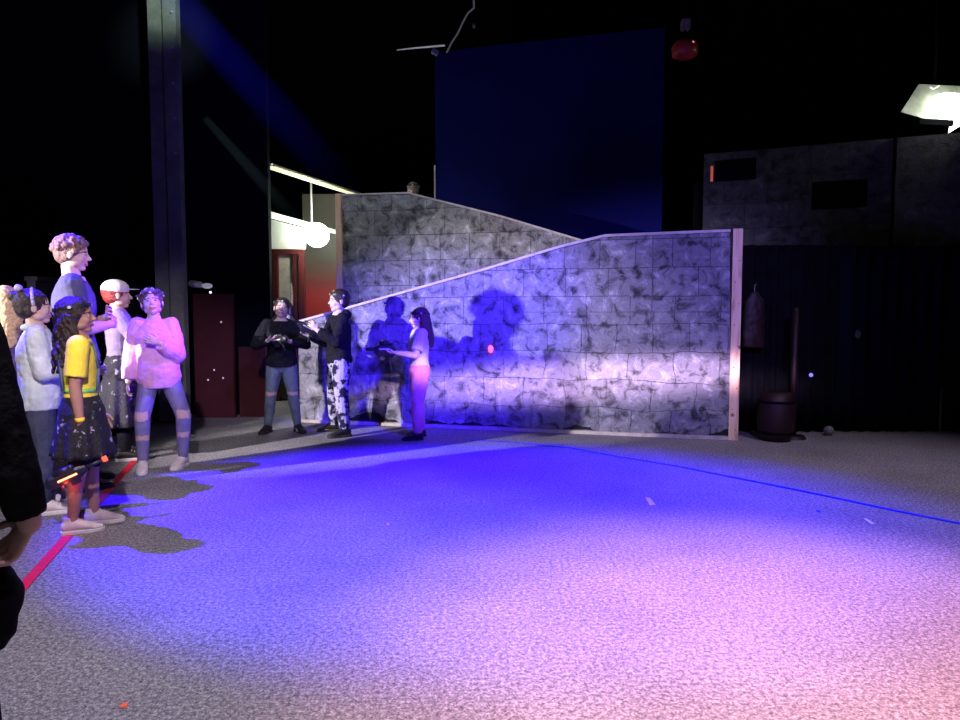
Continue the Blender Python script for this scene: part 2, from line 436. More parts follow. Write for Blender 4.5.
def stone(name, base, dark, light, bw, bh, gap=(.02, .02, .025), base_gaps=1, seam=None, off=0):
    """painted block pattern in the wall's own x-z plane"""
    m, t, b = nodes(name)
    co = N(t, 'ShaderNodeTexCoord'); sx = N(t, 'ShaderNodeSeparateXYZ'); L(t, co.outputs['Object'], sx.inputs[0])
    wob = N(t, 'ShaderNodeTexNoise'); wob.inputs['Scale'].default_value = 2.2; wob.inputs['Detail'].default_value = 5; L(t, co.outputs['Object'], wob.inputs['Vector'])
    wv = N(t, 'ShaderNodeVectorMath', operation='SUBTRACT'); L(t, wob.outputs['Color'], wv.inputs[0]); wv.inputs[1].default_value = (.5, .5, .5)
    # wobble grows towards the ground
    wz = N(t, 'ShaderNodeMapRange'); L(t, sx.outputs[2], wz.inputs[0]); wz.inputs[1].default_value = .2; wz.inputs[2].default_value = 1.6
    wz.inputs[3].default_value = .20 if base_gaps else .05; wz.inputs[4].default_value = .03
    ws = N(t, 'ShaderNodeVectorMath', operation='SCALE'); L(t, wv.outputs[0], ws.inputs[0]); L(t, wz.outputs[0], ws.inputs['Scale'])
    cb = N(t, 'ShaderNodeCombineXYZ'); L(t, sx.outputs[0], cb.inputs[0]); L(t, sx.outputs[2], cb.inputs[1])
    av = N(t, 'ShaderNodeVectorMath', operation='ADD'); L(t, cb.outputs[0], av.inputs[0]); L(t, ws.outputs[0], av.inputs[1])
    br = N(t, 'ShaderNodeTexBrick'); L(t, av.outputs[0], br.inputs['Vector']); br.offset = .5; br.offset_frequency = 2; br.squash = .82; br.squash_frequency = 3
    br.inputs['Scale'].default_value = 1; br.inputs['Brick Width'].default_value = bw; br.inputs['Row Height'].default_value = bh
    br.inputs['Mortar Size'].default_value = .004; br.inputs['Mortar Smooth'].default_value = .35
    br.inputs['Color1'].default_value = (1, 1, 1, 1); br.inputs['Color2'].default_value = (.72, .72, .74, 1); br.inputs['Mortar'].default_value = (0.30, .30, .32, 1)
    n1 = N(t, 'ShaderNodeTexNoise'); n1.inputs['Scale'].default_value = 6.5; n1.inputs['Detail'].default_value = 8; n1.inputs['Roughness'].default_value = .66
    n1.inputs['Distortion'].default_value = .6; L(t, co.outputs['Object'], n1.inputs['Vector'])
    r1 = ramp(t, n1.outputs['Fac'], [(.33, dark), (.42, [x*.5 for x in base]), (.49, base), (.55, base), (.68, light)])
    mx = N(t, 'ShaderNodeMix', data_type='RGBA', blend_type='MULTIPLY'); mx.inputs[0].default_value = 1
    L(t, r1.outputs[0], mx.inputs[6]); L(t, br.outputs['Color'], mx.inputs[7])
    # dark smudges, one here and there
    vo = N(t, 'ShaderNodeTexVoronoi'); vo.inputs['Scale'].default_value = 3.1; L(t, co.outputs['Object'], vo.inputs['Vector'])
    rv = ramp(t, vo.outputs['Distance'], [(.07, (.10, .10, .11)), (.24, (1, 1, 1))])
    m2 = N(t, 'ShaderNodeMix', data_type='RGBA', blend_type='MULTIPLY'); m2.inputs[0].default_value = .9
    L(t, mx.outputs[2], m2.inputs[6]); L(t, rv.outputs[0], m2.inputs[7]); last = m2
    if base_gaps:  # dark gaps at the wall's foot, painted into the colour as black patches
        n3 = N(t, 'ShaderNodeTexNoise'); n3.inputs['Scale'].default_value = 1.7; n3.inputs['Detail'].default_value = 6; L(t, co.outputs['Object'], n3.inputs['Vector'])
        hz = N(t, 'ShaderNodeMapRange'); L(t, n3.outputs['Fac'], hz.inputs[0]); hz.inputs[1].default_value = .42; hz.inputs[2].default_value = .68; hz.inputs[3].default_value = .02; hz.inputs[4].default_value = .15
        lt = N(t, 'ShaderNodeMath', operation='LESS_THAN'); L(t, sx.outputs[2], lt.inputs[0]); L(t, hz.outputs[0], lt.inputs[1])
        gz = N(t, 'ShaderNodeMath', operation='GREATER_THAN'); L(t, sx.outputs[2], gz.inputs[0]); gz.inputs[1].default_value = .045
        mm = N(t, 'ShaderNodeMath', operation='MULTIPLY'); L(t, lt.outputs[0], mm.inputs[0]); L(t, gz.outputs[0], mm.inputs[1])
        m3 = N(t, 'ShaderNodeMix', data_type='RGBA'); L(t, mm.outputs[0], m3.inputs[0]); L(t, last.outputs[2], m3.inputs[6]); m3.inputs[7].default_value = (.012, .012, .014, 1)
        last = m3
    L(t, last.outputs[2], b.inputs['Base Color'])
    nb = N(t, 'ShaderNodeTexNoise'); nb.inputs['Scale'].default_value = 19; nb.inputs['Detail'].default_value = 8; nb.inputs['Roughness'].default_value = .7; nb.inputs['Distortion'].default_value = 1.2
    L(t, co.outputs['Object'], nb.inputs['Vector'])
    bp = N(t, 'ShaderNodeBump'); bp.inputs['Strength'].default_value = 1; bp.inputs['Distance'].default_value = .045
    L(t, nb.outputs['Fac'], bp.inputs['Height'])
    bp2 = N(t, 'ShaderNodeBump'); bp2.inputs['Strength'].default_value = 1; bp2.inputs['Distance'].default_value = .02; bp2.invert = True
    L(t, br.outputs['Fac'], bp2.inputs['Height']); L(t, bp.outputs[0], bp2.inputs['Normal']); L(t, bp2.outputs[0], b.inputs['Normal'])
    b.inputs['Roughness'].default_value = .75
    return m
M = {}
M['black'] = mat('black paint', (.006, .006, .008), (.004, .004, .006), 3, .9, .1)
M['navy'] = mat('dark navy paint', (.010, .012, .030), (.007, .008, .022), 2, .9, .1)
M['teal'] = mat('dim teal grey steel', (.20, .23, .20), (.10, .125, .11), 4, .6, .2)
M['wood'] = mat('pale pine', (.72, .50, .32), (.55, .34, .20), 9, .7, .2)
M['pinerail'] = mat('pale rail', (.62, .58, .52), (.45, .40, .36), 12, .7, .2)
M['blackcloth'] = mat('black drape', (.007, .007, .010), (.004, .004, .006), 6, 1, .3)
M['redwall'] = mat('deep red paint', (.30, .012, .018), (.20, .008, .014), 4, .6, .1)
M['darkred'] = mat('dark red paint', (.075, .006, .013), (.05, .004, .010), 4, .8, .1)
M['screen'] = mat('navy screen cloth', (.008, .009, .12), (.006, .007, .10), 1.2, 1, .05)

def struct(name, s, m): o = s.plain(name, m); o['kind'] = 'structure'; return o
struct('floor', S().box((0, 4.5, -.05), (18, 20, .1)), carpet())
struct('wall_back', S().box((0, 13.6, 4.4), (18, .2, 8.8)), M['black'])
struct('wall_left', S().box((-8, 4.5, 4.4), (.2, 20, 8.8)), M['navy'])
struct('wall_right', S().box((8.5, 4.5, 4.4), (.2, 20, 8.8)), M['black'])
struct('wall_behind', S().box((0, -4.5, 4.4), (18, .2, 8.8)), M['black'])
struct('ceiling', S().box((0, 4.5, 8.85), (18, 20, .1)), M['black'])
xe = P(270, 300, 9.0).x
zt = P(270, 150, 9.0).z
struct('wall_side', S().box(((-7.9+xe)/2, 9.06, 4.4), (xe+7.9, .12, 8.8)), mat('dark blue black paint', (.006, .007, .014), (.004, .005, .01), 1.5, 1, .05))

# red tape line
def ribbon(name, pts, w_, m, label, z=.004, cat='tape line'):
    vs = []; fs = []
    for i, p in enumerate(pts):
        a = pts[max(0, i-1)]; b = pts[min(len(pts)-1, i+1)]; d = (b-a).normalized(); n_ = V((-d.y, d.x, 0))*w_/2
        vs += [(p.x+n_.x, p.y+n_.y, z), (p.x-n_.x, p.y-n_.y, z)]
    fs = [(2*i, 2*i+1, 2*i+3, 2*i+2) for i in range(len(pts)-1)]
    o = S().add(vs, fs).plain(name, m); so = o.modifiers.new('s', 'SOLIDIFY'); so.thickness = .003; so.offset = 0
    return tag(o, label, cat)
a, b = G(10, 602), G(145, 449)
ribbon('floor_tape', [a.lerp(b, i/12) for i in range(13)], .055, mat('red tape', (.85, .012, .05), (.7, .01, .04), 40, .5, .1),
       'straight red tape line on the carpet running past the sneakers of the group')
blue_pts = [(470, 440), (520, 443), (570, 448), (620, 457), (680, 467), (750, 481), (820, 495), (890, 510), (960, 524), (1010, 536)]
ribbon('floor_tape', [G(*p) for p in blue_pts], .035, mat('blue tape', (.012, .02, .75), (.01, .015, .6), 40, .5, .1),
       'thin curved blue tape line on the carpet in front of the stone wall')

# front wall ------------------------------------------------------------
def wall_thing(p0, p1, pix, label, m, posts, thick=.11, seams=None, railpts=None):
    d = (p1-p0); ang = math.atan2(d.y, d.x); n = V((-math.sin(ang), math.cos(ang), 0))
    root = empty('stone_wall', p0, ang, label=label, cat='wall')
    inv = Matrix.Rotation(-ang, 3, 'Z')
    loc = [inv @ (hitplane(px, py, p0, n)-p0) for px, py in pix]
    pts = [(q.x, max(0, q.z)) for q in loc]
    k = len(pts)
    q = S().add([(x, 0, z) for x, z in pts]+[(x, thick, z) for x, z in pts],
                [tuple(range(k)), tuple(range(k, 2*k))[::-1]]+[(i, k+i, k+(i+1) % k, (i+1) % k) for i in range(k)])
    q.plain('panel', m, root)
    return root, inv, n, pts
G0, G1 = G(300, 422), G(730, 440)
front_m = stone('painted stone front', (.34, .34, .39), (.035, .035, .05), (.68, .68, .76), .46, .30)
fw, finv, fn, fpts = wall_thing(G0, G1, [(300, 422), (730, 440), (730, 232), (605, 237), (560, 248), (480, 272), (298, 323)],
    'painted grey stone wall with sloping top and pine end post standing nearest on the carpet', front_m, None)
def rail(root, pts, th, m, w_=.15, name='top_rail', y0=-.02):
    q = S()
    for (x0, z0), (x1, z1) in zip(pts, pts[1:]):
        a = math.atan2(z1-z0, x1-x0); ln = math.hypot(x1-x0, z1-z0)
        R = Matrix.Rotation(-a, 3, 'Y')
        q.box(((x0+x1)/2, y0+w_/2, (z0+z1)/2+th/2), (ln+.01, w_, th), R)
    return q.plain(name, m, root, False, .003)
top = [fpts[6], fpts[5], fpts[4], fpts[3], fpts[2]]
rail(fw, top, .028, M['pinerail'])
xr = fpts[1][0]; zr = fpts[2][1]
def post(root, x, z, w_=.09, name='end_post', y0=-.03, z0=0):
    o = S().box((x, y0+.09, z0+(z-z0)/2), (w_, .18, z-z0)).plain(name, M['woodknot'], root, False, .004)
    q = S(); random.seed(int(x*100))
    for i in range(9):
        zz = z0+(z-z0)*(.05+.1*i); q.ell((x+(-.015 if i % 2 else .02), y0-.001, zz), (.005, .003, .005))
    q.plain('screw', M['black'], o, True)
def knot():
    m, t, b = nodes('knotty pine'); co = N(t, 'ShaderNodeTexCoord'); mp = N(t, 'ShaderNodeMapping'); L(t, co.outputs['Object'], mp.inputs[0])
    mp.inputs['Scale'].default_value = (9, 3, 1.1)
    n = N(t, 'ShaderNodeTexNoise'); n.inputs['Scale'].default_value = 2.2; n.inputs['Detail'].default_value = 5; n.inputs['Distortion'].default_value = .6
    L(t, mp.outputs[0], n.inputs['Vector']); r = ramp(t, n.outputs['Fac'], [(.3, (.40, .22, .12)), (.45, (.78, .54, .34)), (.65, (.85, .62, .42))])
    vo = N(t, 'ShaderNodeTexVoronoi'); vo.inputs['Scale'].default_value = 5; L(t, co.outputs['Object'], vo.inputs['Vector'])
    rv = ramp(t, vo.outputs['Distance'], [(.06, (.12, .06, .03)), (.14, (1, 1, 1))])
    mx = N(t, 'ShaderNodeMix', data_type='RGBA', blend_type='MULTIPLY'); mx.inputs[0].default_value = 1; L(t, r.outputs[0], mx.inputs[6]); L(t, rv.outputs[0], mx.inputs[7])
    L(t, mx.outputs[2], b.inputs['Base Color']); b.inputs['Roughness'].default_value = .7; return m
M['woodknot'] = knot()
post(fw, xr+.028, zr+.03, .095)
q = S()   # sheet seam strips
zs = .0
xs = (finv @ (hitplane(652, 300, G0, fn)-G0)).x; zseam = (finv @ (hitplane(652, 312, G0, fn)-G0)).z
def ztop(x):
    for (x0, z0), (x1, z1) in zip(top, top[1:]):
        if x0 <= x <= x1: return z0+(z1-z0)*(x-x0)/(x1-x0)
    return top[-1][1]
q.box((xs, -.002, (zseam+ztop(xs))/2), (.012, .012, ztop(xs)-zseam)).box(((xs+xr)/2-.7, -.002, zseam), (xr-xs+1.4, .01, .008))
q.plain('panel_seam', mat('grey seam filler', (.16, .16, .19), (.09, .09, .12), 30, .8, .4), fw)
S().box((xr/2, -.012, .018), (xr, .03, .036)).plain('base_strip', M['pinerail'], fw, False, .003)

# rear wall -------------------------------------------------------------
dW = (G1-G0).normalized(); nW = V((-dW.y, dW.x, 0))
R0 = hitplane(342, 300, G0+nW*1.35, nW); R0.z = 0
R1 = hitplane(600, 300, G0+nW*1.35, nW); R1.z = 0
rear_m = stone('painted stone rear', (.36, .37, .36), (.06, .06, .06), (.75, .76, .76), .50, .34, base_gaps=0)
pn = R0; k_ = lambda px, py: (px, py)
rw, rinv, rn, rpts = wall_thing(R0, R1, [(342, 416), (640, 416), (640, 258), (580, 241), (500, 217), (408, 194), (342, 196)],
    'painted grey stone wall set further back, its top sloping down to the right', rear_m, None)
rail(rw, [rpts[6], rpts[5], rpts[4], rpts[3], rpts[2]], .025, M['pinerail'])
post(rw, rpts[6][0]-.045, rpts[6][1]+.03, .09)
# ramp deck between the two walls
ramp_m = mat('dark grey deck boards', (.05, .05, .055), (.03, .03, .035), 8, .9, .2)
root = empty('wooden_ramp', G0+nW*.12, math.atan2(dW.y, dW.x), label='dark boarded ramp rising between the two painted stone walls', cat='ramp')
q = S().add([(.3, .02, 0), (3.2, .02, 0), (3.2, .02, 1.1), (.3, .02, .1), (.3, 1.15, 0), (3.2, 1.15, 0), (3.2, 1.15, 1.1), (.3, 1.15, .1)],
            [(0, 1, 2, 3), (4, 7, 6, 5), (0, 4, 5, 1), (1, 5, 6, 2), (2, 6, 7, 3), (3, 7, 4, 0)]); q.plain('deck', ramp_m, root)
pf0 = R0+nW*.13
root = empty('raised_platform', pf0, math.atan2(dW.y, dW.x), label='dark raised platform hidden behind the rear stone wall where a player stands', cat='platform')
KZ = P(413, 181, 10.35).z-1.49
S().box((1.1, .65, KZ-.065), (2.1, 1.25, .12)).plain('deck', ramp_m, root)
for x in (.12, 2.08):
    for y in (.1, 1.2): S().box((x, y, (KZ-.125)/2), (.09, .09, KZ-.125)).plain('leg', M['wood'], root)

# tall blue screen --------------------------------------------------------
A_, B_ = P(435, 52, 11.9), P(665, 27, 10.9)
def quad_panel(name, c0, c1, z0, z1, th, m, parent=None):
    d = (c1-c0); d.z = 0; n_ = V((-d.y, d.x, 0)).normalized()*th
    vs = [V((c0.x, c0.y, z0)), V((c1.x, c1.y, z0)), V((c1.x, c1.y, z1)), V((c0.x, c0.y, z1))]
    return S().add(vs+[v+n_ for v in vs], [(0, 1, 2, 3), (7, 6, 5, 4), (0, 4, 5, 1), (1, 5, 6, 2), (2, 6, 7, 3), (3, 7, 4, 0)]).plain(name, m, parent)
root = empty('tall_screen', (0, 0, 0), label='very tall flat dark navy screen rising behind the two stone walls', cat='screen')
quad_panel('screen_cloth', A_, B_, 0, A_.z, .06, M['screen'], root)
edge = mat('pale edge trim', (.75, .75, .8), (.5, .5, .55), 20, .6)
e0 = P(435, 165, 11.85)
S().box((A_.x-.012, A_.y, (e0.z+2.7)/2), (.022, .07, e0.z-2.7+.001)).plain('edge_trim', edge, root)

# upper stone panels on the right ----------------------------------------
C0, C1 = P(704, 154, 8.9), P(895, 138, 8.1); C2 = C1+(C1-C0).normalized()*2.6
ztp = C0.z; zb = P(704, 256, 8.9).z
dk = stone('dim painted stone', (.075, .075, .082), (.015, .015, .015), (.16, .16, .17), .50, .32, base_gaps=0)
def up_panel(c0, c1, label, window=None, orange=False):
    d = c1-c0; d.z = 0; ang = math.atan2(d.y, d.x); ln = d.length; h = ztp-zb
    root = empty('stone_panel', (c0.x, c0.y, zb), ang, label=label, cat='wall panel')
    holes = window or []
    bm = bmesh.new(); xs_ = sorted({0, ln}|{v for w_ in holes for v in (w_[0], w_[2])}); zs_ = sorted({0, h}|{v for w_ in holes for v in (w_[1], w_[3])})
    q = S()
    for x0, x1 in zip(xs_, xs_[1:]):
        for z0, z1 in zip(zs_, zs_[1:]):
            cx, cz = (x0+x1)/2, (z0+z1)/2
            if any(w_[0] < cx < w_[2] and w_[1] < cz < w_[3] for w_ in holes): continue
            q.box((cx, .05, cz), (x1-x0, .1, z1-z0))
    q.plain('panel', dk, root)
    for w_ in holes: S().box(((w_[0]+w_[2])/2, .12, (w_[1]+w_[3])/2), (w_[2]-w_[0]+.1, .03, w_[3]-w_[1]+.1)).plain('window_backing', M['black'], root)
    if orange:
        S().box((.10, -.008, h*.80), (.03, .015, .19)).plain('indicator_strip', emis('dim orange red strip', (.8, .16, .08), .35), root)
    S().box((ln-.008, -.01, h/2), (.016, .03, h)).plain('edge_batten', M['black'], root)
    return root
ln = (C1-C0).length; h = ztp-zb
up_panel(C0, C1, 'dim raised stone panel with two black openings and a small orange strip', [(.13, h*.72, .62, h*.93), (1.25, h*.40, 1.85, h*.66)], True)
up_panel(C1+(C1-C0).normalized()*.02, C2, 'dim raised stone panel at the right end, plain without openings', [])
for i, p in enumerate((C0, C1, C2)):
    q = S().box((p.x+.03, p.y+.32, ztp/2-.15), (.09, .09, ztp-.3)); tag(q.plain('support_post', M['black']), ['black post holding the left end of the raised stone panels', 'black post behind the joint of the two raised stone panels', 'black post holding the far right end of the raised stone panels'][i], 'post')

# black drapes on the right ----------------------------------------------
def drape(c0, c1, z0, z1, label, m, folds=9, depth=.035, name='curtain', seed=0):
    d = c1-c0; d.z = 0; ln = d.length; u = d.normalized(); n_ = V((-u.y, u.x, 0)); cols = folds*8; rows = 6; vs = []; rnd = random.Random(seed)
    for k in range(rows+1):
        for i in range(cols+1):
            t = i/cols; y = depth*math.sin(t*folds*2*PI+.4*math.sin(t*19+seed)+.15*k*.3)
            p = V((c0.x, c0.y, 0))+u*ln*t+n_*y; vs.append((p.x, p.y, z0+(z1-z0)*k/rows))
    fs = [(k*(cols+1)+i, k*(cols+1)+i+1, (k+1)*(cols+1)+i+1, (k+1)*(cols+1)+i) for k in range(rows) for i in range(cols)]
    o = S().add(vs, fs).plain(name, m, None, True); so = o.modifiers.new('s', 'SOLIDIFY'); so.thickness = .008
    return tag(o, label, 'curtain')
dy = 7.62
X = lambda px, Y: P(px, 300, Y).x
zc = P(800, 256, 7.6).z
drape(V((X(742, dy), dy, 0)), V((X(838, dy), dy, 0)), .01, zc+.12, 'black floor length curtain just past the pine end post', M['blackcloth'], 8, .035, seed=1)
drape(V((X(838, dy)+.02, dy+.02, 0)), V((X(945, dy), dy+.02, 0)), .01, zc+.12, 'faintly blue black curtain in the middle of the dark bay', mat('blue black drape', (.008, .009, .022), (.006, .007, .016), 6, 1, .3), 7, .03, seed=2)
drape(V((X(945, dy)+.02, dy, 0)), V((X(1080, dy), dy, 0)), .01, zc+.12, 'black curtain at the right edge of the dark bay', M['blackcloth'], 9, .035, seed=3)
# dim red things standing in front of the drape
root = empty('red_pillar', G(792, 438), label='narrow dark red upright pole in the dark bay beside the pine post', cat='pole')
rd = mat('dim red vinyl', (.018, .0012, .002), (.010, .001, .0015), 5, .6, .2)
px_, py_ = 0, 0
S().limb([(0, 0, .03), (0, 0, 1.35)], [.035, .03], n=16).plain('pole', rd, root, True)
S().loft([((0, 0, 0), (.14, 0, 0), (0, .14, 0)), ((0, 0, .03), (.12, 0, 0), (0, .12, 0))], 20).plain('base', rd, root)
root = empty('barrel', G(775, 440), label='low dark red barrel standing in the dark bay', cat='barrel')
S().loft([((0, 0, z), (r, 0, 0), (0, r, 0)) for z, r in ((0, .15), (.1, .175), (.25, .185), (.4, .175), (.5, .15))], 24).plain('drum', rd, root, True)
for z in (.09, .41): S().loft([((0, 0, z-.012), (.182, 0, 0), (0, .182, 0)), ((0, 0, z+.012), (.182, 0, 0), (0, .182, 0))], 24).plain('hoop', M['black'], root, True)
o = S()
hp_ = P(753, 300, 7.5)
root = empty('hanging_jacket', (hp_.x, 7.46, 1.45), label='dark red vest hanging on the black curtain beside the pine post', cat='vest')
q = S().loft([((0, 0, -.5), (.12, 0, 0), (0, .04, 0)), ((0, 0, -.2), (.12, 0, 0), (0, .05, 0)), ((0, 0, 0), (.11, 0, 0), (0, .05, 0)), ((0, 0, .1), (.04, 0, 0), (0, .03, 0))], 20)
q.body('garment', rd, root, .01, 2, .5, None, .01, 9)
S().limb([(0, 0, .1), (0, .01, .16), (.02, .02, .18)], [.006]*3, n=6).plain('hook', M['teal'], root, True)
tag(S().ell(P(811, 375, 7.575), .022).plain('indicator_light', emis('violet indicator', (.25, .22, 1), 1.2), None, True), 'tiny violet indicator light glowing in the dark bay', 'light')
tag(S().ell((P(829, 421, 7.4).x, 7.4, .052), (.055, .055, .052)).plain('foam_ball', mat('grey foam', (.30, .30, .29), (.16, .16, .16), 20, .9, .4), None, True), 'small dull grey foam ball low in the dark bay', 'ball')
tag(S().ell(P(858, 334, 7.60), (.035, .014, .05)).plain('reflector', mat('dull reflector', (.14, .14, .14), (.08, .08, .08), 20, .5), None, True), 'small dull reflector on the black curtain at head height', 'reflector')

# red ceiling lamp --------------------------------------------------------
lp = P(685, 47, 8.6)
root = empty('pendant_lamp', lp, label='small red shaded lamp hanging above the dark bay', cat='lamp')
redm = mat('red enamel', (.5, .05, .03), (.3, .02, .02), 10, .35, .05)
S().loft([((0, 0, z), (r, 0, 0), (0, r, 0)) for z, r in ((-.13, .10), (-.10, .15), (0, .16), (.06, .12), (.1, .05))], 24).plain('lamp_shade', redm, root, True)
S().box((0, 0, .26), (.10, .10, .12)).plain('junction_box', mat('dim grey box', (.25, .2, .2), (.15, .12, .12), 10), root, False, .01)
S().limb([(0, 0, .08), (0, 0, 8.8-lp.z)], [.012, .012], n=8).plain('cord', M['black'], root)
S().ell((.05, -.12, .0), (.03, .03, .025)).plain('bulb', emis('orange bulb', (1, .35, .2), 1.0), root, True)

# floodlight far right ----------------------------------------------------
fl = P(950, 108, 8.2)
root = empty('flood_light', fl, label='glaring white flood light on a pale reflector at the right edge', cat='lamp')
R = Euler((.5, 0, -.3)).to_matrix()
grm = mat('pale reflector sheet', (.55, .57, .50), (.35, .37, .30), 6, .5)
S().add([(-.52, .08, -.02), (-.26, .18, .33), (.55, .2, .30), (.6, .1, -.05), (-.05, .02, -.18)], [(0, 1, 2, 3, 4)]).plain('reflector_sheet', grm, root).modifiers.new('s', 'SOLIDIFY').thickness = .01
S().ell((.05, -.03, .0), (.30, .10, .15), Euler((0, .25, 0)).to_matrix(), 24, 14).plain('lens', emis('white flood', (.93, 1, .86), 9), root, True)
S().add([(-.04, -.08, -.10), (.3, -.08, -.08), (.25, -.08, -.16), (.05, -.08, -.24), (-.06, -.08, -.31)], [(0, 1, 2, 3, 4)]).plain('barn_door', emis('glowing metal', (.93, 1, .86), 3), root)  # sheet glows by itself to imitate lamplight caught on metal
S().box((-.22, -.05, -.19), (.40, .12, .07), Euler((0, .05, 0)).to_matrix()).plain('housing', M['black'], root, False, .01)
S().limb([(-.24, 0, .235), (-.20, 0, .215), (-.14, 0, .25)], [.007]*3, n=6).plain('clip', emis('clip painted glint', (1, 1, .95), .9), root)  # glint on the clip painted as a faint glow
S().limb([(0, .3, .2), (0, .3, 8.8-fl.z)], [.02, .02], n=8).plain('hanger', M['black'], root)
# column ------------------------------------------------------------------
cy = 8.3; x0, x1 = X(157, cy), X(186, cy); cx = (x0+x1)/2; wd = x1-x0
root = empty('steel_column', (cx, cy, 0), label='tall grey steel column rising from behind the group to the ceiling', cat='column')
S().box((-wd*.27, .02, 4.4), (wd*.46, .10, 8.78)).plain('flange', M['teal'], root)
S().box((0, .10, 4.4), (wd*.2, .2, 8.78)).plain('web', M['teal'], root)
S().box((wd*.27, 0, 4.4), (wd*.44, .12, 8.78)).plain('flange', M['teal'], root)
q = S()
for i in range(14): q.ell((wd*.36, -.065, 3.2+i*.4), .018)
q.plain('bolt', mat('bolt steel', (.5, .5, .5), (.3, .3, .3), 30, .4, metal=.5), root, True)

# left partitions ----------------------------------------------------------
pY = 8.72
root = empty('partition_panel', V(((X(194, pY)+X(233, pY))/2, pY, 0)), label='dark red freestanding panel with tiny white dots left of the doorway', cat='panel')
hp = P(210, 294, pY).z; wp = X(233, pY)-X(194, pY)
S().box((0, 0, hp/2), (wp, .08, hp)).plain('board', M['darkred'], root, False, .005)
q = S()
for px, py in ((221, 322), (223, 378), (208, 380), (214, 370)):
    p = P(px, py, pY-.045); q.ell((p.x-root.location.x, -.042, p.z), (.012, .004, .012))
q.plain('marker_dots', emis('white dots', (.7, .6, .7), .5), root, True)
root = empty('partition_panel', V(((X(236, pY)+xe)/2, pY+.08, 0)), label='low dark red wall panel behind the masked boy holding a tagger', cat='panel')
hq = P(250, 347, pY).z
S().box((0, 0, hq/2), (xe-X(236, pY), .08, hq)).plain('board', M['darkred'], root, False, .005)
root = empty('partition_panel', V((-3.95, 7.4, 0)), label='low black barrier running back along the left side behind the group', cat='panel')
S().box((0, 0, .8), (.08, 2.6, 1.6)).plain('board', M['black'], root, False, .005)
S().box((0, 0, 1.62), (.12, 2.6, .04)).plain('cap_rail', M['black'], root, False, .005)
pl = P(200, 283, pY)
root = empty('spot_lamp', (pl.x, pY, hp), label='small white lamp head sitting on top of the dark red panel', cat='lamp')
S().box((0, 0, .015), (.1, .08, .03)).plain('base', M['black'], root)
S().limb([(0, 0, .03), (0, 0, .1)], [.012, .012], n=8).plain('arm', M['black'], root)
S().limb([(-.10, 0, .13), (.0, 0, .115)], [.045, .04], n=16).plain('housing', mat('white lamp shell', (.7, .7, .72), (.5, .5, .5), 10, .4), root, True)
S().ell((.1, -.03, .10), (.07, .04, .035)).plain('lens', emis('dim lens', (.7, .75, .8), .25), root, True)
S().ell((.14, -.03, .02), .016).plain('indicator', emis('white pin light', (.9, .9, 1), 1.2), root, True)

# lobby behind the doorway --------------------------------------------------
lob = mat('pale green lobby paint', (.40, .44, .36), (.30, .34, .27), 3, .7)
# fluorescent battens
def batten(p, q_, r, label, s_):
    root = empty('strip_light', p, label=label, cat='ceiling light')
    d = q_-p
    S().limb([(0, 0, 0), d], [r, r], n=10).plain('tube', emis('tube '+str(r), (.90, .93, .62), s_), root, True)
    R = d.to_track_quat('Y', 'Z').to_matrix()
    S().box(d/2+V((0, 0, r*1.6)), (r*5, d.length, r*1.2), R).plain('housing', mat('batten casing', (.7, .7, .5), (.5, .5, .35), 8), root)
    return root
a = P(271, 168, 9.2); b = P(358, 196, 11.6)
STRIP = batten(a, b, .022, 'long yellowish strip light running back above the lobby', 1.0)
a2 = P(272, 164.5, 9.2); b2 = P(360, 193.5, 11.6)
S().limb([a2-a, b2-a], [.014, .014], n=10).plain('upper_tube', emis('thin tube', (.90, .93, .62), .8), STRIP, True)
# bulkhead, its ledge glowing by itself to imitate lamplight
root = empty('bulkhead', (0, 0, 0), label='pale green boxed bulkhead lit by the globe lamp above the red door', cat='bulkhead')
e = [P(272, 214, 9.3), P(336, 232, 11.0)]
d = e[1]-e[0]
S().add([P(271, 219, 9.3), P(306, 229, 10.1), P(306, 249, 10.1), P(271, 249, 9.3)], [(0, 1, 2, 3)]).plain('face', lob, root).modifiers.new('s', 'SOLIDIFY').thickness = .04
S().limb([P(271, 215, 9.3), P(336, 232, 11.0)], [.045, .035], n=8).plain('glow_edge', emis('glow edge', (.9, 1, .85), .9), root)
root = empty('hanging_rail', (0, 0, 0), label='thin vertical steel hanger dropping to the globe lamp', cat='rail')
S().limb([P(311, 181, 10.2), P(312, 226, 10.2)], [.014, .014], n=8).plain('rod', mat('pale steel', (.6, .62, .55), (.4, .42, .36), 8, .4), root)
gp = P(317, 235, 10.3)
root = empty('globe_lamp', gp, label='glowing greenish white globe lamp above the red wall', cat='lamp')
S().ell((0, 0, 0), .18, None, 24, 14).plain('globe', emis('globe glow', (.90, 1, .88), 14), root, True)
S().limb([(0, 0, .13), (-.05, 0, .17)], [.03, .02], n=8).plain('fitting', M['teal'], root)
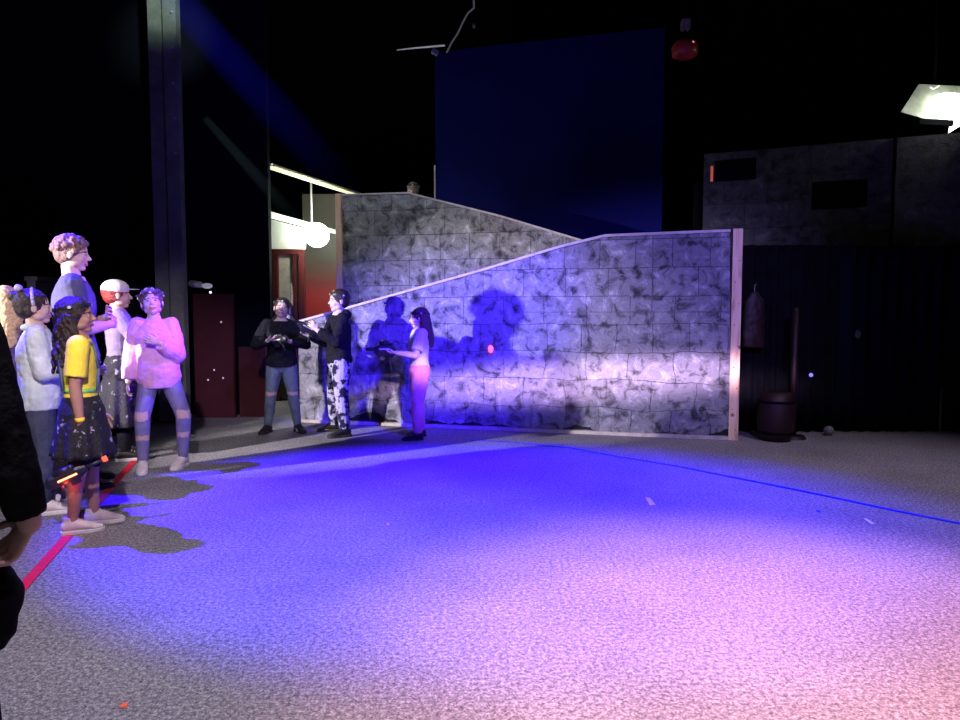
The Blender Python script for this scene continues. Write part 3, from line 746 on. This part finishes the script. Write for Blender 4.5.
# wall: upper grey, lower red
yb = 11.0
xl, xr2 = X(304, yb), X(372, yb)
struct('wall_lobby', S().box(((xl+xr2)/2, yb+.05, 1.6), (xr2-xl, .1, 3.2)), None or (lambda: (lambda m: m)(M['redwall']))())
def redgrad():
    m, t, b = nodes('lobby wall red below grey'); co = N(t, 'ShaderNodeTexCoord'); sx = N(t, 'ShaderNodeSeparateXYZ'); L(t, co.outputs['Object'], sx.inputs[0])
    r = N(t, 'ShaderNodeMapRange'); L(t, sx.outputs[2], r.inputs[0]); r.inputs[1].default_value = 1.5; r.inputs[2].default_value = 2.6
    n = tex(t, 4); ad = N(t, 'ShaderNodeMath', operation='ADD'); L(t, r.outputs[0], ad.inputs[0]); ml = N(t, 'ShaderNodeMath', operation='MULTIPLY'); L(t, n.outputs['Fac'], ml.inputs[0]); ml.inputs[1].default_value = .12; L(t, ml.outputs[0], ad.inputs[1])
    rr = ramp(t, ad.outputs[0], [(0, (.30, .008, .014)), (.35, (.14, .015, .015)), (.7, (.10, .095, .075))]); L(t, rr.outputs[0], b.inputs['Base Color']); b.inputs['Roughness'].default_value = .6
    return m
bpy.data.objects['wall_lobby'].data.materials[0] = redgrad()
# door
dY = 10.4
root = empty('door_1', V((0, 0, 0))); root['kind'] = 'structure'
dl, dr, dtop = X(274, dY), X(305, dY), P(290, 249, dY).z
dm = mat('maroon door frame', (.09, .012, .012), (.06, .008, .008), 5, .5)
gl = mat('cream lit glass', (.55, .52, .46), (.35, .32, .28), 4, .3)
q = S(); fwid = .075
q.box((dl+fwid/2, dY, dtop/2), (fwid, .08, dtop)).box((dr-fwid/2, dY, dtop/2), (fwid, .08, dtop)).box(((dl+dr)/2, dY, dtop-.04), (dr-dl-2*fwid, .08, .08)).box((dl+.33, dY, dtop/2-.04), (.05, .07, dtop-.09))
q.plain('door_frame', dm, root)
S().box(((dl+dr)/2-.0, dY+.03, dtop/2-.03), (dr-dl-.1, .015, dtop-.1)).plain('glass', gl, root)
S().box((dl+.16, dY-.02, .62), (.25, .03, 1.1)).plain('kick_panel', mat('dark door panel', (.05, .045, .04), (.03, .03, .03), 5), root)
S().limb([(dl+.28, dY-.06, 1.45), (dl+.28, dY-.06, 1.75)], [.012, .012], n=8).plain('handle', M['pinerail'], root)
struct('wall_lobby_left', S().box((X(262, 10.5)-.5, 10.6, 2.2), (1.1, .1, 4.4)), lob)

# ceiling wire & rod over the screen ---------------------------------------
root = empty('boom_arm', (0, 0, 0), label='thin white rod with a small lamp above the left corner of the screen', cat='rod')
whs = emis('faint glow rod', (.5, .5, .5), .35)  # rod glows faintly in place of light falling on it
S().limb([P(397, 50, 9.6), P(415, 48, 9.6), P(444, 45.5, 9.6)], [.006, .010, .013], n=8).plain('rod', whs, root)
S().box(P(435, 52, 9.6), (.09, .06, .07), Euler((0, .5, 0)).to_matrix()).plain('lamp_head', mat('grey lamp head', (.3, .3, .3), (.2, .2, .2), 8), root, False, .01)
S().limb([P(444, 45, 9.6), V((P(444, 45, 9.6).x, 9.6, 8.8))], [.008, .008], n=6).plain('hanger', M['black'], root)
root = empty('ceiling_cable', (0, 0, 0), label='looped grey cable hanging from the ceiling near the white rod', cat='cable')
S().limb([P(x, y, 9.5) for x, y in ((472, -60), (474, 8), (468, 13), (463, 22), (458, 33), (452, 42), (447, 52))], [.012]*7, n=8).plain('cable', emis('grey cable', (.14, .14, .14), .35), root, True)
S().ell(P(474, 26, 9.5), (.02, .02, .035)).plain('clip', mat('cable clip', (.3, .3, .3), (.2, .2, .2), 8), root, True)
# small litter ---------------------------------------------------------------
lit = mat('white scrap', (.9, .9, .9), (.7, .7, .7), 20)
def scrap(px, py, dx, dy_, m, label, name='paper_scrap'):
    p = G(px, py); s_ = S()
    s_.add([(-dx, -dy_, .004), (dx*.9, -dy_*.8, .003), (dx, dy_, .006), (-dx*.7, dy_*.9, .012)], [(0, 1, 2, 3)])
    o = s_.plain(name, m); o.location = p; so = o.modifiers.new('s', 'SOLIDIFY'); so.thickness = .002; tag(o, label, 'scrap')
scrap(650, 502, .022, .09, lit, 'pale narrow paper slip lying in the deep blue light on the carpet')
scrap(869, 522, .015, .05, lit, 'tiny white scrap on the carpet near the blue tape line')
scrap(124, 707, .010, .010, mat('orange bit', (.9, .15, .08), (.8, .1, .05), 20), 'tiny orange crumb on the carpet nearest the camera', 'crumb')
scrap(388, 525, .008, .012, mat('pink bit', (.9, .5, .6), (.8, .4, .5), 20), 'tiny pink crumb in the middle of the blue light', 'crumb')
scrap(818, 512, .012, .012, mat('blue bit', (.02, .02, .5), (.02, .02, .4), 20), 'tiny dark blue crumb on the carpet below the blue tape', 'crumb')

# ------------------------------------------------------------------ people
hb = mat('black plastic', (.012, .012, .016), (.02, .02, .025), 30, .4, .05)
led_d = mat('pale sensor lens', (.6, .6, .65), (.45, .45, .5), 20, .3)
led_o = emis('amber led', (1, .35, .1), 1)
brown = mat('dark brown hair', (.035, .02, .014), (.015, .009, .007), 60, .5, .8)
brown2 = mat('mid brown hair', (.10, .055, .035), (.04, .022, .015), 60, .5, .8)
blonde = mat('blonde hair', (.75, .55, .25), (.5, .33, .13), 60, .5, .8)
blackc = mat('black cotton', (.010, .010, .014), (.018, .018, .024), 25, .9, .5)
blackshoe = mat('black shoe leather', (.012, .012, .013), (.02, .02, .02), 30, .5, .2)
whiteshoe = mat('off white shoe leather', (.78, .74, .66), (.6, .56, .5), 18, .6, .3)
whitesole = mat('white rubber', (.8, .8, .78), (.65, .65, .63), 20, .6)
darksole = mat('dark rubber', (.03, .03, .03), (.02, .02, .02), 20, .7)
def R2(d): return math.radians(d)
DOWN = (V((.12, .0, -1)), V((.05, .12, -1)), V((0, .1, -1)), V((-1, 0, 0)))
def mirror(a): return tuple(V((-x[0], x[1], x[2])) for x in a)
RD = DOWN; LD = mirror(DOWN)

def tagger(loc, rot, label, red=False, sc_=1.0):
    """laser tag gun: muzzle along +Y"""
    root = empty('laser_tagger', loc, label=label, cat='toy gun'); root.rotation_euler = rot; root.scale = (sc_,)*3
    q = S().loft([((0, -.13, .0), (.020, 0, 0), (0, 0, .030)), ((0, -.09, .005), (.030, 0, 0), (0, 0, .058)), ((0, .10, .0), (.030, 0, 0), (0, 0, .056)), ((0, .17, .01), (.022, 0, 0), (0, 0, .028))], 8)
    q.plain('receiver', hb, root, False, .003)
    S().limb([(0, .15, .015), (0, .30, .015)], [.016, .014], n=14).plain('barrel', hb, root, True)
    S().limb([(0, -.03, -.02), (0, -.07, -.14)], [.018, .016], n=10).plain('grip', hb, root, True)
    S().box((0, .06, -.05), (.03, .07, .06)).plain('front_grip', hb, root, False, .005)
    S().limb([(0, -.03, .065), (0, .08, .065)], [.022, .024], n=16).plain('scope', hb, root, True)
    S().loft([((0, .295, .015), (.020, 0, 0), (0, 0, .020)), ((0, .325, .015), (.022, 0, 0), (0, 0, .022))], 16).plain('muzzle_lens', emis('red muzzle', (1, .06, .03), 3) if red else led_d, root)
    S().box((.031, .03, .012), (.004, .14, .014)).plain('light_bar', emis('bar red', (1, .25, .1), 5) if red else led_d, root)
    S().box((-.031, .03, .012), (.004, .14, .014)).plain('light_bar', emis('bar orange', (1, .35, .12), 7) if red else led_d, root)
    return root

# A: tall man ------------------------------------------------------------------
A = Person('tall person with curly hair in a blue-grey tee standing behind the girls', P(81, 490, 5.2)*1, R2(-62), 1.88,
           (mirror(((.12, .12, -1), (-.75, .6, .30), (-.8, .4, .3), (0, -1, 0))), ((.12, .15, -1), (-.7, .7, .12), (-.9, .3, .1), (0, -1, 0))), head=(-.08, 0, -.15), skin=(.66, .44, .36), hhf=.132, sh=.118, thick=1.14)
A.root.location.z = 0
A.body(); A.top(mat('slate tee', (.11, .11, .18), (.07, .07, .13), 9, .9, .5), 'tee_shirt', .015, .50, 'short')
q = S(); q.loft([(A.sp(.835)+V((0, 0, .001)), (.075, 0, 0), (0, .07, 0)), (A.sp(.845)+V((0, 0, .008)), (.066, 0, 0), (0, .062, 0))], 20); q.plain('collar', blackc, A.root, True)
A.trousers(blackc); A.shoes(blackshoe, darksole)
A.hair(mat('brown curls', (.30, .18, .15), (.10, .05, .04), 50, .6, .9), 'curly')

# B: girl in yellow tee -----------------------------------------------------------
b_loc = V((-2.40, 4.13, 0))
B = Person('girl in yellow tee and dark patterned skirt with a yellow wristband', b_loc, R2(-62), 1.40,
           (((-.10, .12, -1), (.08, .35, -1), (.1, .3, -1), (1, 0, 0)), ((.1, -.10, -1), (.0, .10, -1), (0, .12, -1), (-1, 0, 0))),
           legs=((.03, -.01, .0, 0), (-.05, -.02, .0, 0)), head=(.06, 0, -.12), skin=(.42, .22, .14), spread=.05, curl=.35)
B.body(.0038); B.top(mat('yellow cotton', (.90, .78, .06), (.80, .66, .03), 8, .85, .4), 'tee_shirt', .012, .50, 'short', disp=.004)
skm = mat('black tulle with pale flecks', (.005, .005, .007), (.34, .32, .38), 22, .8, .8, 30, .60, .66)
B.skirt(skm, .33, .585, .055)
B.trousers(blackc, 'leggings', .005, .56, .02)
B.shoes(whiteshoe, whitesole); B.hair(brown, 'curls')
B.headset(hb, led_d)
q = S(); w0 = B.wri[1]; d = (B.wri[1]-B.elb[1]).normalized(); ax = d.cross(V((0, 1, 0))).normalized(); ay = d.cross(ax)
q.loft([(w0-d*.022, ax*.027, ay*.027), (w0+d*.004, ax*.026, ay*.026)], 18).plain('wristband', mat('yellow band', (.9, .65, .03), (.8, .5, .02), 20, .5), B.root, True)
q = S(); c = B.sp(.60)   # denim apron strap piece at the back and green belt
q.loft([(c, (.128, 0, 0), (0, .094, 0)), (c+V((0, 0, .028)), (.128, 0, 0), (0, .094, 0))], 30).plain('belt', mat('green belt', (.35, .75, .12), (.2, .5, .08), 20, .5), B.root, True)
dst = mat('denim strap', (.10, .14, .22), (.06, .08, .14), 20)
for x in (-.075, .075):
    S().limb([B.sp(.61)+V((x, -.090, 0)), B.sp(.74)+V((x, -.098, 0)), B.sp(.815)+V((x*.9, -.080, .005)), B.sp(.842)+V((x*.9, -.01, .006)), B.sp(.80)+V((x, .078, 0)), B.sp(.70)+V((x, .098, 0)), B.sp(.61)+V((x, .088, 0))], [.009]*7, n=8).plain('vest_strap', dst, B.root, True)

# C: girl with the light jacket -----------------------------------------------------
Cc = Person('girl in pale denim jacket with a grey bow on her headband', V((-2.90, 4.52, 0)), R2(-60), 1.46,
            (((-.12, .3, -1), (.2, .9, -.1), (0, 1, 0), (1, 0, 0)), ((.12, .12, -1), (-.1, .85, .15), (0, 1, .1), (-1, 0, 0))), head=(.05, 0, 0), skin=(.66, .44, .36), spread=.06)
jk = mat('pale washed denim', (.74, .84, .80), (.48, .58, .56), 7, .9, .7)
Cc.body(); Cc.top(jk, 'jacket', .020, .47, 'long', .35, .03, disp=.010)
q = S(); q.ell(Cc.sp(.835)+V((0, -.02, .0)), (.085, .075, .03)); q.body('jacket_collar', jk, Cc.root, .006)
Cc.trousers(mat('dark jeans', (.035, .045, .075), (.07, .08, .12), 9, .9, .4), 'jeans'); Cc.shoes(whiteshoe, whitesole)
Cc.hair(brown, 'bun')
bowm = mat('grey satin', (.55, .52, .58), (.38, .36, .42), 10, .5)
q = S()
for i in range(13):
    a = PI*i/12; 
    if i < 12:
        b_ = PI*(i+1)/12
        q.limb([Cc.hl(math.cos(a)*.41, -.02-.02*math.sin(a), .58+math.sin(a)*.48), Cc.hl(math.cos(b_)*.41, -.02-.02*math.sin(b_), .58+math.sin(b_)*.48)], [.045*Cc.hh]*2, n=8)
hbnd = q.plain('headband', bowm, Cc.root, True)
q = S(); hh = Cc.hh
for x in (-1, 1): q.limb([Cc.hl(0, -.3, 1.0), Cc.hl(x*.20, -.36, 1.08)], [.03*hh, .11*hh], n=10)
q.ell(Cc.hl(0, -.3, 1.0), .05*hh).body('bow', bowm, hbnd, .005)

# D: blonde ---------------------------------------------------------------------------
D = Person('person with a long blonde ponytail in a dark purple coat at the left edge', V((-3.43, 5.02, 0)), R2(15), 1.50,
           (LD, RD), skin=(.66, .44, .36))
D.body(); D.top(mat('dark purple wool', (.10, .075, .17), (.07, .05, .12), 8, .9, .5), 'coat', .022, .38, 'long', .4, .04, disp=.008)
D.trousers(blackc); D.shoes(blackshoe, darksole); D.hair(blonde, 'long')

# E: behind with a pale cap -----------------------------------------------------------
E = Person('person in a white cap over reddish hair standing behind the yellow tee girl', V((-3.24, 6.2, 0)), R2(-60), 1.60,
           (((-.1, .2, -1), (.1, .6, -.8), (.1, .4, -1), (1, 0, 0)), ((.25, .55, -.9), (-.35, .6, .9), (-.2, .3, 1), (-1, 0, 0))), skin=(.66, .42, .36), spread=.07)
E.body(); E.top(mat('violet grey knit', (.28, .22, .34), (.18, .14, .24), 9, .9, .6), 'sweater', .016, .5, 'short')
E.skirt(mat('black dress with pale flecks', (.014, .013, .018), (.35, .33, .38), 17, .8, .8, 30, .62, .68), .2, .6, .085)
E.trousers(blackc); E.shoes(blackshoe, whitesole); E.hair(mat('auburn hair', (.35, .04, .03), (.2, .02, .02), 50, .5, .8), 'short')
q = S(); hh = E.hh
q.ell(E.hl(0, -.09, .73), (.42*hh, .49*hh, .35*hh), E.hr, 20, 12); q.loft([(E.hl(0, .5, .70), (.24*hh, 0, 0), (0, .24*hh, 0)), (E.hl(0, .5, .73), (.23*hh, 0, 0), (0, .23*hh, 0))], 20)
q.body('cap', mat('white cap', (.8, .76, .8), (.6, .56, .62), 10, .8), E.root, .006)

# F: pink sweater ---------------------------------------------------------------------
F_ = Person('child in a baggy pink sweater and ripped jeans stepping beside the group', G(162, 468), R2(-163), 1.52,
            (((-.14, .10, -1), (.50, .80, .50), (.7, .3, .3), (0, -1, 0)), ((.20, -.05, -1), (.12, .25, -1), (.1, .1, -1), (-1, 0, 0))),
            legs=((-.02, .02, .03, .045), (.05, .0, .02, .015)), head=(.22, .12, .15), skin=(.68, .48, .42), spread=.08, lean=(.05, 0), sh=.085, thick=.86)
F_.body()
F_.top(mat('pink fleece', (.80, .42, .68), (.68, .33, .58), 7, .95, .7), 'sweater', .034, .455, 'long', .5, .0, .034, disp=.009)
def jeans(p):
    for sd in (-1, 1):
        k = F_.knee[sd]; c1 = k+V((0, 0, .02)); c2 = k+V((0, 0, -.16))
        if p.y > k.y-.0 and abs(p.x-k.x) < .05:
            for c, h_ in ((c1, .035), (c2, .02)):
                w_ = noise.noise(p*30)*.012
                if abs(p.z-c.z)+w_ < h_: return (.66, .46, .40)
    f = .5+.5*noise.noise(p*18); return (.16+.12*f, .15+.11*f, .30+.15*f)
F_.trousers(SKIN, 'ripped_jeans', .007, color=jeans)
F_.shoes(whiteshoe, whitesole, (.35, -.1)); F_.hair(mat('light brown hair', (.16, .10, .09), (.06, .04, .04), 60, .5, .8), 'tousled')
F_.headset(hb, led_d)

# G: masked boy -----------------------------------------------------------------------
Gp = Person('child in black hoodie and torn jeans, face lit blue, left of the wall', G(283, 432), R2(188), 1.49,
            (((-.55, .25, -1), (.75, .75, .18), (.8, .4, .3), (0, -.3, 1)), ((.5, .25, -1), (-.75, .75, .25), (-.8, .4, .2), (0, -.3, 1))), head=(.1, -.12, .1), skin=(.62, .44, .40), spread=.12)
Gp.body(); Gp.top(blackc, 'hoodie', .022, .49, 'long', .3, hood=True, disp=.008)
def jg(p):
    for sd in (-1, 1):
        k = Gp.knee[sd]
        if p.y > k.y and abs(p.z-k.z)+noise.noise(p*30)*.01 < .018: return (.66, .42, .40)
    f = .5+.5*noise.noise(p*15); return (.09+.10*f, .13+.12*f, .18+.13*f)
Gp.trousers(SKIN, 'ripped_jeans', .008, color=jg, )
Gp.shoes(blackshoe, darksole, (-.5, .3)); Gp.hair(brown, 'short'); Gp.headset(hb, led_d)

# H: camouflage trousers ----------------------------------------------------------------
Hp = Person('child in black hooded top and white-patterned camouflage trousers at the wall', G(340, 434), R2(118), 1.57,
            (((-.2, .35, -1), (.25, .8, .55), (.2, .6, .7), (1, 0, 0)), ((.2, .3, -1), (-.25, .9, .3), (-.2, .7, .5), (-1, 0, 0))), head=(0, 0, .1), skin=(.75, .58, .52), spread=.11, legs=((.0, .02, 0, 0), (.0, .03, 0, 0)))
Hp.body(); Hp.top(blackc, 'hooded_top', .026, .50, 'long', .45, hood=True, disp=.008)
Hp.trousers(mat('white and navy camouflage', (.02, .02, .05), (.42, .40, .52), 13, .9, .4, lo=.47, hi=.53), 'camouflage_trousers', .020)
Hp.shoes(blackshoe, darksole, (.0, .3)); Hp.hair(brown, 'short'); Hp.headset(hb, led_d)

# I: pink trousers -----------------------------------------------------------------------
Ip = Person('small child in white top and pink trousers holding a tagger at the wall', G(420, 438), R2(105), 1.37,
            (((-.25, .35, -1), (.35, 1, .15), (.2, 1, .05), (.3, 0, .9)), ((.25, .35, -1), (-.25, 1, .05), (-.2, 1, 0), (-.3, 0, .9))), head=(-.08, 0, -.05), skin=(.75, .56, .48), spread=.05, legs=((.03, 0, 0, 0), (-.02, 0, 0, 0)), curl=.7)
Ip.body(); Ip.top(mat('white tee', (.72, .70, .74), (.6, .58, .62), 8, .9, .5), 'tee_shirt', .016, .52, 'short')
Ip.trousers(mat('pink cotton', (.85, .33, .45), (.72, .25, .36), 8, .9, .6), 'trousers', .018, disp=.008)
Ip.shoes(blackshoe, darksole); Ip.hair(brown2, 'long'); Ip.headset(hb, led_d)

# K: behind parapet ---------------------------------------------------------------------
kp = P(413, 200, 10.35)
K = Person('person peering over the top of the rear stone wall', V((kp.x, kp.y, 1.84)), R2(180), 1.47, (LD, RD), skin=(.3, .2, .18))
K.body(.007); K.top(blackc, 'shirt', .015); K.trousers(blackc); K.shoes(blackshoe, darksole); K.hair(mat('grey brown hair', (.25, .22, .22), (.1, .09, .09), 60, .5, .8), 'short'); K.headset(hb, led_d)
K.root.location.z = P(413, 181, 10.35).z-1.49

# J: foreground person ------------------------------------------------------------------
J = Person('person in a long black coat cropped by the left edge, hand showing', V((-1.32, 1.53, 0)), R2(0), 1.66,
           (LD, ((.24, .05, -1), (.18, .12, -1), (-.62, .15, -.75), (-.5, -.8, .2))), skin=(.58, .36, .30), curl=.75, hhf=.135)
J.body(.0038); J.top(mat('black wool', (.008, .008, .009), (.014, .014, .015), 20, 1, .5), 'coat', .014, .34, 'long', .2, .03, sl_off=.014)
J.trousers(blackc); J.shoes(blackshoe, darksole); J.hair(brown, 'short')

# black shoulder bag
bz = P(10, 652, 1.74).z
root = empty('shoulder_bag', (-1.33, 1.76, bz), label='soft black shoulder bag hanging beside the long black coat', cat='bag')
q = S().loft([((0, 0, .0), (.08, 0, 0), (0, .035, 0)), ((0, 0, .04), (.115, 0, 0), (0, .05, 0)), ((.01, 0, .15), (.125, 0, 0), (0, .055, 0)), ((0, 0, .25), (.09, 0, 0), (0, .035, 0))], 24)
q.body('pouch', blackc, root, .006, 3, .5, None, .012, 14)
S().limb([(-.09, 0, .29), (-.05, -.08, .65), (-.04, -.16, .98), (-.04, -.24, .99)], [.008]*4, n=8).plain('strap', blackc, root, True)

# held things ---------------------------------------------------------------------------
def world(p, v): return Matrix.Rotation(p.root.rotation_euler.z, 3, 'Z') @ v + p.root.location
def held(p, sd=0):
    if sd: m = p.wri[sd]+p.hdir[sd]*.09
    else: m = (p.wri[-1]+p.hdir[-1]*.06+p.wri[1]+p.hdir[1]*.06)/2
    return world(p, m)
c = held(Ip); tagger(c+V((-.02, 0, .02)), (0, .15, R2(95)), 'black tagger held level by the child in pink trousers', False, 1.0).scale = (1.3, .72, 1.3)
c = held(Gp); tagger(c+V((.02, -.02, -.01)), (-.15, 0, R2(60)), 'black tagger gripped to the chest by the child in torn jeans', False, .8)
c = held(Hp); tagger(c+V((.0, 0, .0)), (.5, 0, R2(120)), 'black tagger held by the child in camouflage trousers', False, .8)
c = held(B, -1)
tg = tagger(P(64, 479, 3.90), (.42, .3, R2(-60)), 'black tagger glowing red beside the skirt of the girl in yellow', True, .75)
q = S(); inv = tg.matrix_basis.inverted() if False else None
rl = bpy.data.lights.new('red', 'POINT'); rl.energy = 1.3; rl.color = (1, .08, .03); rl.shadow_soft_size = .03
ro = link(bpy.data.objects.new('tagger_glow', rl)); ro.location = P(66, 484, 3.9)
tag(S().ell(hitplane(491, 349, G0, fn)-fn*.02, (.03, .012, .045)).plain('laser_spot', emis('red laser dot', (1, .10, .14), 2.2), None, True), 'small red laser dot painted as a glowing blob on the stone wall', 'light')  # tagger laser spot painted as a small glowing ellipsoid
for dx, dz in ((-.03, -.035), (.035, -.03), (.02, .04)):
    pass

# ------------------------------------------------------------------ lights
def spot(name, loc, tgt, W, col, deg, blend=.5, size=.05):
    l = bpy.data.lights.new(name, 'SPOT'); l.energy = W; l.color = col; l.spot_size = R2(deg); l.spot_blend = blend; l.shadow_soft_size = size
    o = link(bpy.data.objects.new(name, l)); o.location = loc; o.rotation_euler = (V(tgt)-V(loc)).to_track_quat('-Z', 'Y').to_euler(); return o
def point(name, loc, W, col, size=.1):
    l = bpy.data.lights.new(name, 'POINT'); l.energy = W; l.color = col; l.shadow_soft_size = size
    o = link(bpy.data.objects.new(name, l)); o.location = loc; return o
LB = V((-5.9, 5.5, 7.7))
spot('blue_spot', LB, (-.3, 4.7, 0), 34000, (.035, .005, 1), 30, .7, .03)
spot('pink_spot', (1.6, 1.2, 6.5), (1.3, 2.35, 0), 6300, (1, .46, .60), 37, 1.0, .2)
spot('lavender_spot', (-1.5, .6, 6.5), (-1.1, 2.1, 0), 1900, (.86, .74, 1), 56, 1.0, .2)
spot('white_side_spot', (-6.0, 2.9, 2.2), (-.8, 7.7, .75), 3200, (1, .88, 1), 36, .7, .03)
spot('wall_front_spot', (1.5, -1.5, 4.5), (2.0, 7.5, 1.6), 2600, (.34, .27, 1), 28, 1, .1)
spot('wall_blue_spot', (2.2, 2.0, 4.5), (-.45, 8, 1.1), 10500, (.05, .015, 1), 26, 1, .25)
o = spot('wall_band_spot', (.9, 1.0, 3.0), (1.15, 7.8, .48), 6500, (1, .66, 1), 44, 1, .1); o.scale = (1, .10, 1)
spot('rear_wall_spot', (-1.0, 4.0, 5.2), (-1.0, 9.8, 2.7), 420, (.95, 1, .95), 30, .8, .1)
spot('group_spot', (-.7, .5, 3.3), (-2.75, 4.9, 1.05), 950, (1, .80, .95), 34, .8, .06)
spot('group_blue_spot', (.6, 6.0, 3.2), (-2.8, 5.55, 1.2), 3800, (.16, .03, 1), 21, .9, .06)
spot('back_right_spill', (4, 3, 6), (3.2, 5.2, 0), 900, (.75, .6, .9), 50, 1, .2)
spot('masked_child_spot', (.3, 3.0, 3.6), (-2.2, 7.7, 1.15), 420, (.35, .30, 1), 16, .8, .05)
spot('side_white_spot', (-3.3, 4.2, 4.0), (-1.95, 7.65, 1.0), 260, (1, .95, 1), 20, .8, .05)
point('near_fill', (-.35, .7, 1.6), 2.5, (1, .85, .8), .1)
point('globe_light', gp+V((0, -.3, .0)), 55, (.92, 1, .88), .1)
point('lobby_light', P(330, 290, 10.2), 5, (1, .7, .6), .1)
spot('flood_spill', fl+V((0, -.4, 0)), fl+V((-1, .3, -.6)), 20, (.95, 1, .85), 120, 1, .1)
spot('column_light', (-1.5, 4.5, 6.0), (cx+.1, cy, 5.0), 900, (.85, 1, .85), 15, 1, .1)
spot('screen_light', (1, 4.5, 6), (.8, 11.2, 3.4), 35, (.03, .03, 1), 46, .5, .1)
# light beams painted as glowing cone volumes, standing in for lit haze
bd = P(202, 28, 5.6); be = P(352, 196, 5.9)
dd = (be-bd); vol_beam('beam_glow', bd-dd*.25, be+dd*.1, .13, .20, (.010, .012, 1), .20, 'faint blue glowing cone painted as a light beam slanting down')
vol_beam('beam_glow', P(205, 118, 7.5), P(314, 240, 8.8), .04, .12, (.35, .6, .65), .12, 'thin faint teal glowing cone painted as a light beam towards the globe lamp')
